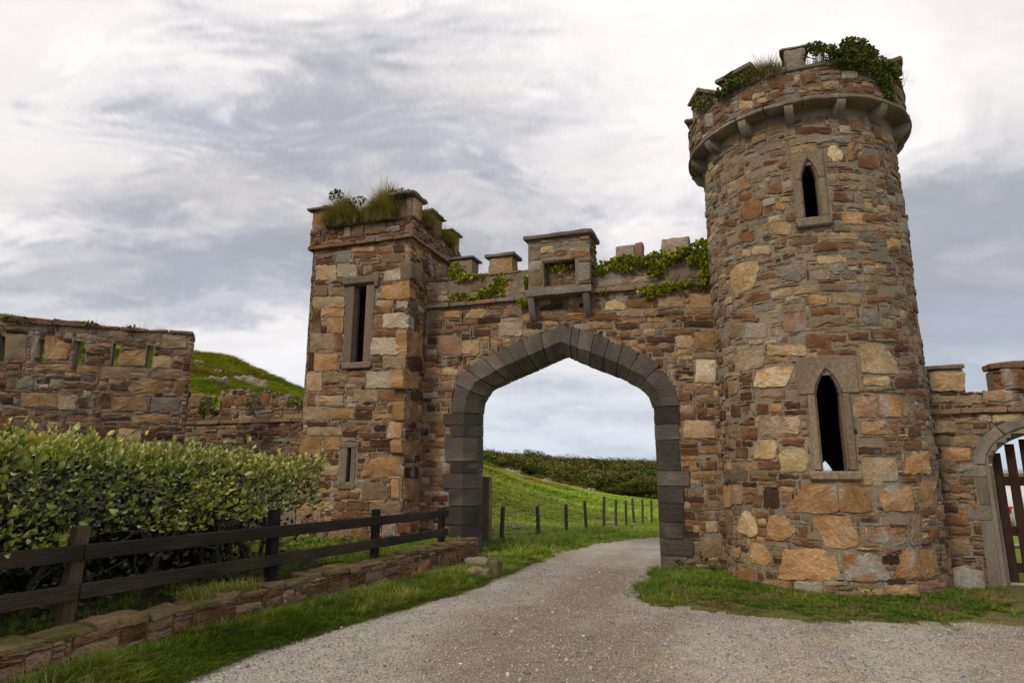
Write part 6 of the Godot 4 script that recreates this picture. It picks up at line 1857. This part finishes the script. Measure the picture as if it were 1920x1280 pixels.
func build_grass() -> void:
	var short := clump(22, 0.5, 0.9, 0.05)
	var wispy := clump(9, 0.35, 0.5, 0.012, 4)
	var drop := clump(26, 0.4, 1.3, 0.02, 4)
	var green1 := Color(0.075, 0.155, 0.012)
	var green2 := Color(0.22, 0.31, 0.026)
	var straw := Color(0.33, 0.28, 0.11)
	var where := []
	var cols := []
	# verge between the low wall and the road
	for k in 15000:
		var z := -1.2 - 10.4 * rng.randf()
		var bx := bank_x(z)
		var rl := road_left(z)
		var x := lerpf(bx + 0.02, rl + 0.1, rng.randf())
		if on_road(x, z) and rng.randf() > 0.12:
			continue
		var e := clampf((rl - x) / 0.45, 0.0, 1.0)
		var h := lerpf(0.04, 0.125, e) * (0.6 if x < bx + 0.18 else 1.0) * rf(0.6, 1.3) * (1.0 + 0.7 * maxf(0.0, noise(Vector3(x, 0, z), 1.2)))
		where.append(standing(Vector3(x, ground_h(x, z) - 0.01, z), h, rf(0.07, 0.13)))
		var c := green1.lerp(green2, clampf(0.45 + 0.8 * noise(Vector3(x, 0, z), 0.9) + rf(-0.3, 0.3), 0, 1))
		if rng.randf() < 0.06 + 0.25 * maxf(0.0, noise(Vector3(x, 8, z), 0.8)):
			c = straw
		cols.append(c * 0.82)
	scatter("verge_grass", short, M.grass, where, cols)
	where = []
	cols = []
	for k in 900:
		var z := -2.4 - 8.6 * rng.randf()
		var x := lerpf(bank_x(z) + 0.06, road_left(z) - 0.08, rng.randf())
		if noise(Vector3(x, 4, z), 0.9) < -0.05:
			continue
		where.append(standing(Vector3(x, ground_h(x, z) - 0.01, z), rf(0.12, 0.27), rf(0.10, 0.22)))
		cols.append(green1.lerp(green2, rf(0.2, 1.0)).lerp(straw, rf(0.0, 0.35) if rng.randf() < 0.75 else rf(0.5, 1.0)))
	scatter("verge_tufts", drop, M.grass, where, cols)
	# lawn at the foot of the round tower
	where = []
	cols = []
	for k in 11000:
		var x := rf(-1.5, 3.3)
		var z := rf(-11.5, -7.9)
		if on_road(x, z) and rng.randf() > 0.04 * clampf((-7.3 - z) * 2.0, 0.0, 1.0):
			continue
		var wall := Vector2(x - TC.x, z - TC.z).length() - 1.47
		if wall < 0.0:
			continue
		var edge := clampf((-8.2 - z) / 0.9 + 0.5 * noise(Vector3(x, 1, z), 0.9), 0.0, 1.0)
		if rng.randf() > 0.25 + 0.75 * edge and noise(Vector3(x, 2, z), 1.6) < 0.25:
			continue
		var h := lerpf(0.02, 0.07, edge) * rf(0.4, 1.5) * (1.5 if x < -0.8 else 1.0)
		where.append(standing(Vector3(x, ground_h(x, z) - 0.005, z), h, rf(0.06, 0.11)))
		var c := green1.lerp(green2, clampf(0.2 + 0.9 * noise(Vector3(x, 0, z), 0.9) + rf(-0.3, 0.3), 0, 1))
		if rng.randf() < 0.10 + 1.1 * maxf(0.0, noise(Vector3(x, 8, z), 0.8) - 0.05) + 0.25 * (1.0 - edge):
			c = Color(0.22, 0.17, 0.07)
		cols.append(c)
	scatter("lawn_grass", short, M.grass, where, cols)
	# bed under the hedge and behind it
	where = []
	cols = []
	for k in 5000:
		var z := rf(-11.0, 0.5)
		var x := bank_x(z) - 0.25 - 4.5 * pow(rng.randf(), 1.5)
		var under := z > -7.7
		if under and rng.randf() < 0.75:
			continue
		where.append(standing(Vector3(x, 0.39, z), rf(0.04, 0.13), rf(0.08, 0.14)))
		cols.append(green1.lerp(green2, rf(0.2, 1.0)) * (0.6 if under else 1.0))
	for k in 60:
		var z := rf(-5.7, -5.0)
		where.append(standing(Vector3(bank_x(z) - rf(0.02, 0.3), 0.42, z), rf(0.1, 0.2), rf(0.1, 0.16)))
		cols.append(green2.lerp(straw, rf(0.2, 0.8)))
	scatter("bed_grass", short, M.grass, where, cols)
	# rough grass beyond the arch
	where = []
	cols = []
	for k in 26000:
		var z := -11.3 - 26.0 * pow(rng.randf(), 1.4)
		var x := rf(-10.0 - (-z - 11.0) * 0.35, 3.0)
		if on_road(x, z) or (z > -12.9 and x < XS):
			continue
		var e := clampf((road_left(z) - x) / 0.6, 0.0, 1.0)
		var h := lerpf(0.05, 0.17 if x > -4.9 else 0.11, e) * rf(0.5, 1.3) * (1.0 + 0.9 * maxf(0.0, noise(Vector3(x, 0, z), 0.5)))
		where.append(standing(Vector3(x, ground_h(x, z) - 0.02, z), h, rf(0.12, 0.24)))
		var c := green1.lerp(Color(0.26, 0.37, 0.025), clampf(0.6 + 0.8 * noise(Vector3(x, 0, z), 0.4) + rf(-0.3, 0.3), 0, 1)).lerp(Color(0.22, 0.22, 0.03), clampf(noise(Vector3(x, 3, z), 0.25) + 0.1, 0, 0.8))
		if rng.randf() < 0.10:
			c = straw
		cols.append(c)
	scatter("field_grass", short, M.grass, where, cols)
	where = []
	cols = []
	for k in 42000:
		var d := 30.0 + 38.0 * sqrt(rng.randf())
		var a := deg_to_rad(rf(-66.0, 0.0))
		var x := d * sin(a)
		var z := -d * cos(a)
		where.append(standing(Vector3(x, ground_h(x, z) - 0.04, z), rf(0.12, 0.34), rf(0.35, 0.7)))
		var c := turf_col(x, z)
		var t := rf(1.0, 1.7)
		cols.append(Color(c.r * t, c.g * t, c.b * t))
	scatter("meadow_grass", short, M.grass, where, cols)
	# bracken and rushes on the left hill
	where = []
	cols = []
	for k in 9000:
		var d := 32.0 + 36.0 * rng.randf()
		var a := deg_to_rad(rf(-66.0, -36.0))
		var x := d * sin(a)
		var z := -d * cos(a)
		if noise(Vector3(x, 12, z), 0.22) + 0.4 * noise(Vector3(x, 2, z), 0.9) < 0.06:
			continue
		where.append(standing(Vector3(x, ground_h(x, z) - 0.05, z), rf(0.2, 0.5), rf(0.3, 0.6)))
		cols.append(Color(0.13, 0.13, 0.025).lerp(Color(0.30, 0.22, 0.09), rng.randf()))
	scatter("bracken", drop, M.grass, where, cols)
	# small weeds that have rooted in the drive
	where = []
	cols = []
	for k in 900:
		var x := rf(-1.5, 4.5)
		var z := rf(-8.6, -4.4)
		if not on_road(x, z) or noise(Vector3(x, 6, z), 0.9) < 0.12:
			continue
		where.append(standing(Vector3(x, 0.012, z), rf(0.01, 0.03), rf(0.02, 0.06)))
		cols.append(green1.lerp(green2, rng.randf()))
	scatter("drive_weeds", short, M.grass, where, cols)
	# growth on the masonry
	var moor1 := Color(0.19, 0.18, 0.035)
	var moor2 := Color(0.42, 0.36, 0.14)
	var pf := flat_face(Vector3(0, 0, ZS + 0.055), Vector3.RIGHT, 0.0)
	var ps := flat_face(Vector3(XS + 0.055, 0, ZS + 0.055), Vector3(0, 0, -1), 0.0)
	tufts("shaggy brown grass on the turret's front parapet, left of its pale merlon", [[-7.62, -6.98, 6.6, -0.3, 0.09, 420, 0.92], [-7.5, -7.2, 6.8, -0.3, -0.05, 90, 0.9]], pf, 0.22, moor1, moor2, [drop])
	tufts("shaggy brown grass on the turret's front parapet, right of its pale merlon", [[-6.75, -6.12, 6.6, -0.3, 0.09, 420, 0.92], [-6.5, -6.2, 6.8, -0.3, -0.05, 90, 0.9]], pf, 0.22, moor1, moor2, [drop])
	tufts("green grass in the first gap of the turret's right-hand parapet", [[0.42, 0.85, 6.6, -0.3, 0.06, 130, 0.55]], ps, 0.2, Color(0.13, 0.16, 0.03), moor2, [drop])
	tufts("green grass in the second gap of the turret's right-hand parapet", [[1.4, 1.85, 6.6, -0.3, 0.06, 130, 0.5]], ps, 0.2, Color(0.13, 0.16, 0.03), moor2, [drop])
	ivy("small leafy weed sprouting from the grass on the turret's front parapet", [[-7.45, 7.2, 0.16, 0.16, 0.15], [-7.0, 7.02, 0.3, 0.1, 0.15]], pf, 1500.0, 0.05, Color(0.05, 0.08, 0.015), Color(0.12, 0.14, 0.025), "weeds")
	ivy("dark ivy over the turret's right corner merlon", [[-6.0, 7.08, 0.22, 0.07, 0.12], [-5.95, 6.95, 0.08, 0.14, 0.06]], pf, 1500.0, 0.05, Color(0.03, 0.055, 0.012), Color(0.09, 0.12, 0.02))
	var fp := flat_face(Vector3(0, 0, ZG + 0.015), Vector3.RIGHT, 0.0)
	var y1 := Color(0.13, 0.185, 0.012)
	var y2 := Color(0.40, 0.42, 0.03)
	ivy("yellow-green ivy trailing over the gate parapet beside the round tower", [[-2.12, 5.34, 0.15, 0.12, 0.06], [-1.6, 5.36, 0.34, 0.16, 0.09], [-1.15, 5.30, 0.22, 0.2, 0.1], [-0.75, 5.42, 0.3, 0.13, 0.1], [-0.35, 5.4, 0.25, 0.2, 0.12], [-0.17, 5.2, 0.16, 0.42, 0.12], [-0.22, 5.5, 0.16, 0.16, 0.12], [-0.3, 4.88, 0.2, 0.1, 0.1], [-0.75, 4.86, 0.3, 0.07, 0.07], [-1.2, 4.80, 0.2, 0.09, 0.08], [-2.05, 4.86, 0.09, 0.05, 0.05]], fp, 3000.0, 0.066, y1, y2)
	ivy("yellow-green ivy trailing over the gate parapet beside the turret", [[-5.05, 5.6, 0.14, 0.16, 0.07], [-4.75, 5.4, 0.28, 0.08, 0.07], [-5.05, 5.06, 0.17, 0.1, 0.06], [-4.65, 4.98, 0.22, 0.06, 0.06], [-4.28, 5.08, 0.24, 0.12, 0.07], [-4.05, 5.3, 0.16, 0.1, 0.07], [-3.56, 5.15, 0.06, 0.2, 0.06], [-3.62, 4.8, 0.1, 0.09, 0.06]], fp, 2200.0, 0.064, y1, y2)
	ivy("ivy inside the square recess of the box above the arch", [[-2.95, 5.4, 0.2, 0.09, 0.05], [-2.65, 5.42, 0.1, 0.07, 0.05], [-2.75, 5.08, 0.12, 0.04, 0.04]], flat_face(Vector3(0, 0, ZG + 0.06), Vector3.RIGHT, 0.0), 1600.0, 0.055, y1, y2)
	var fd := round_face(TC, 1.66, 0.0)
	var k := deg_to_rad(1.0) * 1.66
	var dk1 := Color(0.04, 0.07, 0.012)
	var dk2 := Color(0.17, 0.21, 0.03)
	ivy("thick dark ivy crowning the round tower and hanging down its right side", [[27 * k, 7.60, 0.34, 0.2, 0.16], [21 * k, 7.56, 0.3, 0.14, 0.14], [35 * k, 7.52, 0.26, 0.2, 0.14], [43 * k, 7.32, 0.14, 0.2, 0.08], [46 * k, 7.1, 0.08, 0.14, 0.06], [52 * k, 7.54, 0.24, 0.12, 0.1], [56 * k, 7.42, 0.06, 0.07, 0.05], [28 * k, 7.76, 0.22, 0.12, 0.12]], fd, 4600.0, 0.042, dk1, dk2)
	ivy("dark ivy on the round tower's parapet right of the pale merlon", [[11 * k, 7.62, 0.24, 0.12, 0.15], [8 * k, 7.74, 0.12, 0.08, 0.1]], fd, 4000.0, 0.042, dk1, dk2)
	ivy("dark ivy on the round tower's parapet left of the dry grass", [[-31 * k, 7.6, 0.3, 0.14, 0.14], [-36 * k, 7.52, 0.2, 0.12, 0.1]], fd, 1900.0, 0.055, dk1, dk2)
	ivy("ivy at the leftmost merlon of the round tower", [[-53 * k, 7.58, 0.2, 0.13, 0.1], [-60 * k, 7.68, 0.14, 0.1, 0.1]], fd, 3000.0, 0.042, dk1, dk2)
	tufts("dry pale grass on the round tower's parapet left of the pale merlon", [[-24 * k, -8 * k, 7.5, -0.3, 0.03, 200, 0.5]], fd, 0.16, Color(0.22, 0.18, 0.075), Color(0.34, 0.27, 0.14), [drop])
	tufts("brown grass mixed into the round tower's dark ivy crown", [[4 * k, 62 * k, 7.52, -0.32, 0.0, 130, 0.34]], fd, 0.16, Color(0.2, 0.17, 0.06), Color(0.34, 0.28, 0.12), [drop])
	tufts("thin grass stalks on the round tower's top", [[-2 * k, 20 * k, 7.6, -0.35, -0.05, 14, 0.5], [44 * k, 76 * k, 7.6, -0.3, 0.0, 16, 0.42], [-60 * k, -25 * k, 7.55, -0.3, 0.0, 14, 0.3]], fd, 0.3, Color(0.25, 0.2, 0.1), Color(0.2, 0.15, 0.08), [wispy])
	tufts("thin dry grass on the coping of the box above the arch", [[-3.1, -2.8, 6.02, 0.0, 0.2, 12, 0.16]], fp, 0.1, straw, moor2, [wispy])
	tufts("thin dry stalks on the gate parapet against the round tower", [[-0.5, 0.0, 5.45, -0.3, -0.05, 8, 0.36], [-4.5, -4.3, 5.45, -0.3, -0.05, 3, 0.3]], fp, 0.2, Color(0.2, 0.15, 0.08), moor2, [wispy])
	tufts("weedy grass where the turret meets the gate parapet", [[-5.75, -5.3, 5.47, -0.15, 0.06, 22, 0.13]], fp, 0.12, Color(0.12, 0.12, 0.03), moor2, [drop])
	var rw := flat_face(Vector3(-10.664, 0, -10.065), Vector3(0.765, 0, -0.644).normalized(), 0.0)
	tufts("thin weeds and stalks along the top of the ruined wall", [[-3.3, -0.1, 4.5, -0.4, 0.0, 20, 0.3], [-0.7, -0.5, 4.5, -0.3, 0.0, 12, 0.22]], rw, 0.2, Color(0.2, 0.13, 0.07), moor2, [wispy])
	ivy("low creeper on the top of the ruined wall", [[-1.85, 4.53, 0.14, 0.05, 0.12], [-1.15, 4.48, 0.28, 0.06, 0.1], [-3.0, 4.5, 0.3, 0.05, 0.06]], rw, 1400.0, 0.05, Color(0.06, 0.08, 0.015), Color(0.2, 0.2, 0.02), "weeds")
	var lw := flat_face(Vector3(0, 0, -12.0), Vector3.RIGHT, 0.0)
	ivy("leafy weeds in the first gap of the low crenellated wall", [[-11.85, 3.18, 0.26, 0.2, 0.15], [-12.08, 3.1, 0.1, 0.22, 0.06]], lw, 1300.0, 0.06, Color(0.07, 0.1, 0.015), Color(0.2, 0.24, 0.02), "weeds")
	ivy("leafy weeds in the second gap of the low crenellated wall", [[-10.56, 3.14, 0.2, 0.16, 0.12]], lw, 1300.0, 0.06, Color(0.09, 0.12, 0.015), Color(0.24, 0.24, 0.03), "weeds")
	ivy("leafy weeds on the broken end of the low wall by the turret", [[-9.3, 3.16, 0.3, 0.1, 0.12]], lw, 1300.0, 0.06, Color(0.09, 0.12, 0.015), Color(0.24, 0.24, 0.03), "weeds")
	ivy("fresh green weeds between the boulder and the side gate", [[0.42, 0.06, 0.2, 0.06, 0.2], [0.6, 0.04, 0.25, 0.05, 0.25]], flat_face(Vector3(2.72, 0, -10.85), Vector3.RIGHT, 0.0), 1500.0, 0.06, Color(0.05, 0.10, 0.012), Color(0.14, 0.2, 0.02), "weeds")
	var foot := round_face(TC, 1.47, 0.0)
	ivy("low weeds growing at the round tower's foot under the lancet window", [[-0.55, 0.06, 0.16, 0.06, 0.16], [-0.1, 0.05, 0.12, 0.05, 0.14], [0.3, 0.07, 0.2, 0.08, 0.16], [0.75, 0.07, 0.25, 0.08, 0.18]], foot, 800.0, 0.055, Color(0.05, 0.09, 0.012), Color(0.15, 0.2, 0.025), "weeds")
	var bank := flat_face(Vector3(-4.909, 0, -3.288), Vector3(0.057, 0, -0.998).normalized(), 0.0)
	ivy("low weeds against the retaining wall's foot, midway along it", [[2.2, 0.16, 0.16, 0.08, 0.1], [3.1, 0.14, 0.2, 0.07, 0.1], [4.6, 0.08, 0.14, 0.07, 0.08]], bank, 800.0, 0.05, Color(0.05, 0.09, 0.012), Color(0.15, 0.2, 0.025), "weeds")
	var gf := flat_face(Vector3(0, 0, -10.95), Vector3.RIGHT, 0.0)
	ivy("dock leaves at the foot of the arch's right jamb", [[-0.9, 0.12, 0.12, 0.1, 0.12], [-0.45, 0.18, 0.16, 0.12, 0.1]], gf, 900.0, 0.08, Color(0.05, 0.08, 0.015), Color(0.14, 0.15, 0.03), "weeds")

func build_far() -> void:
	# scrub on the far hill
	var dark := Color(0.03, 0.042, 0.010)
	var lit := Color(0.16, 0.165, 0.035)
	var kinds := []
	for k in 5:
		kinds.append(bush_mesh(900, 0.065, dark, lit))
	var named := [
		[985, 72.0, -2.2, 2.0, "low dark bush at the top left of the green field"],
		[0, 0.0, 0.0, 0.0, ""]]
	named.clear()
	var spots := [
		[2.05, 131.0, 6.0, 3.6, "round-headed tree standing above the scrub on the skyline"],
		[-2.0, 120.0, 3.4, 2.2, "small tree on the skyline at the arch's left jamb"],
		[10.0, 74.0, 6.5, 2.6, "broad dark bush at the right end of the green field"],
		[12.6, 78.0, 5.0, 2.8, "tall dark bush at the arch's right jamb, beyond the field"],
		[-0.6, 78.0, 5.5, 2.2, "low dark bush at the upper left edge of the field"],
		[7.0, 112.0, 6.5, 2.6, "large brown-green bush in the middle of the scrub hill"]]
	for q in spots:
		var a := deg_to_rad(q[0] - 19.1)
		var p := Vector3(q[1] * sin(a), 0, -q[1] * cos(a))
		p.y = ground_h(p.x, p.z) - 0.2
		var w := thing("bush" if q[3] < 4.5 else "tree", q[4], "bush" if q[3] < 4.5 else "tree", p)
		var tb := Mb.new()
		tube(tb, [Vector3(0, -0.3, 0), Vector3(0.1, q[3] * 0.3, 0), Vector3(0, q[3] * 0.6, 0.1)], 0.16, 0.06, Color(0.08, 0.06, 0.04), 6)
		put("trunk", tb.mesh(), M.bark, w)
		var o := put("crown", bush_mesh(4200, 0.05, dark * 0.9, lit * 0.6), M.scrub, w)
		o.scale = Vector3(q[2], q[3], q[2])
	for kd in 5:
		var where := []
		var cols := []
		for k in 900:
			var d := 73.0 + 78.0 * rng.randf()
			var a := deg_to_rad(rf(-7.0, 24.0) - 19.1)
			var x := d * sin(a)
			var z := -d * cos(a)
			var s := (rf(1.4, 3.4) + 2.6 * pow(rng.randf(), 4.0)) * (0.6 + d / 220.0)
			if d < 78.0:
				s *= 0.6
			where.append(Transform3D(Basis(UP, rf(0, 6)).scaled_local(Vector3(s, s * rf(0.22, 0.42), s)), Vector3(x, ground_h(x, z) - 0.15, z)))
			var t := rf(0.7, 1.5)
			var br := clampf(0.4 + noise(Vector3(x, 0, z), 0.05) + rf(-0.4, 0.4), 0, 1)
			cols.append(Color(t * lerpf(0.8, 1.25, br), t * lerpf(0.9, 1.0, br), t))
		scatter("scrub", kinds[kd], M.scrub, where, cols)
	# outcrops
	var list := [
		[-23.7, 49.0, Vector3(1.7, 1.1, 1.0), "upper block of the long grey outcrop on the crest of the left hill"],
		[-22.5, 48.5, Vector3(2.1, 1.2, 1.0), "lower block of the long grey outcrop on the crest of the left hill"],
		[-25.1, 44.0, Vector3(1.0, 0.8, 0.8), "pale split rock halfway up the left hill"],
		[-25.8, 43.5, Vector3(0.9, 0.6, 0.7), "dark low rock left of the pale split rock on the hill"],
		[-26.9, 50.0, Vector3(0.9, 0.6, 0.7), "small grey rock near the hilltop by the ruined wall"],
		[-25.4, 49.0, Vector3(0.7, 0.5, 0.6), "small flat rock above the pale split rock"],
		[0.0, 17.5, Vector3(0.6, 0.16, 0.3), "white flat rock in the bank beyond the second fence post"],
		[1.3, 17.8, Vector3(0.22, 0.12, 0.2), "small white rock right of the flat white rock"],
		[8.3, 24.0, Vector3(0.8, 0.2, 0.4), "pale flat rock behind the middle fence posts"],
		[10.0, 25.0, Vector3(0.9, 0.14, 0.4), "low pale rock right of the flat one behind the fence posts"],
		[-0.4, 69.0, Vector3(2.6, 1.0, 1.2), "pinkish rocks at the top edge of the green field"],
		[3.1, 63.0, Vector3(1.0, 0.7, 0.7), "lone white stone on the field's upper slope"],
		[7.0, 66.0, Vector3(0.8, 0.6, 0.6), "small white stone near the field's right edge"]]
	for q in list:
		var a := deg_to_rad(q[0] - 19.1)
		var d: float = q[1]
		var x := d * sin(a)
		var z := -d * cos(a)
		stone_thing("rock", q[3], "rock", Vector3(x, ground_h(x, z) + q[2].y * (0.12 if d < 40.0 or d > 55.0 else -0.16), z), q[2], Color(0.36, 0.335, 0.30), Color(0.14, 0.12, 0.09), 0.42)
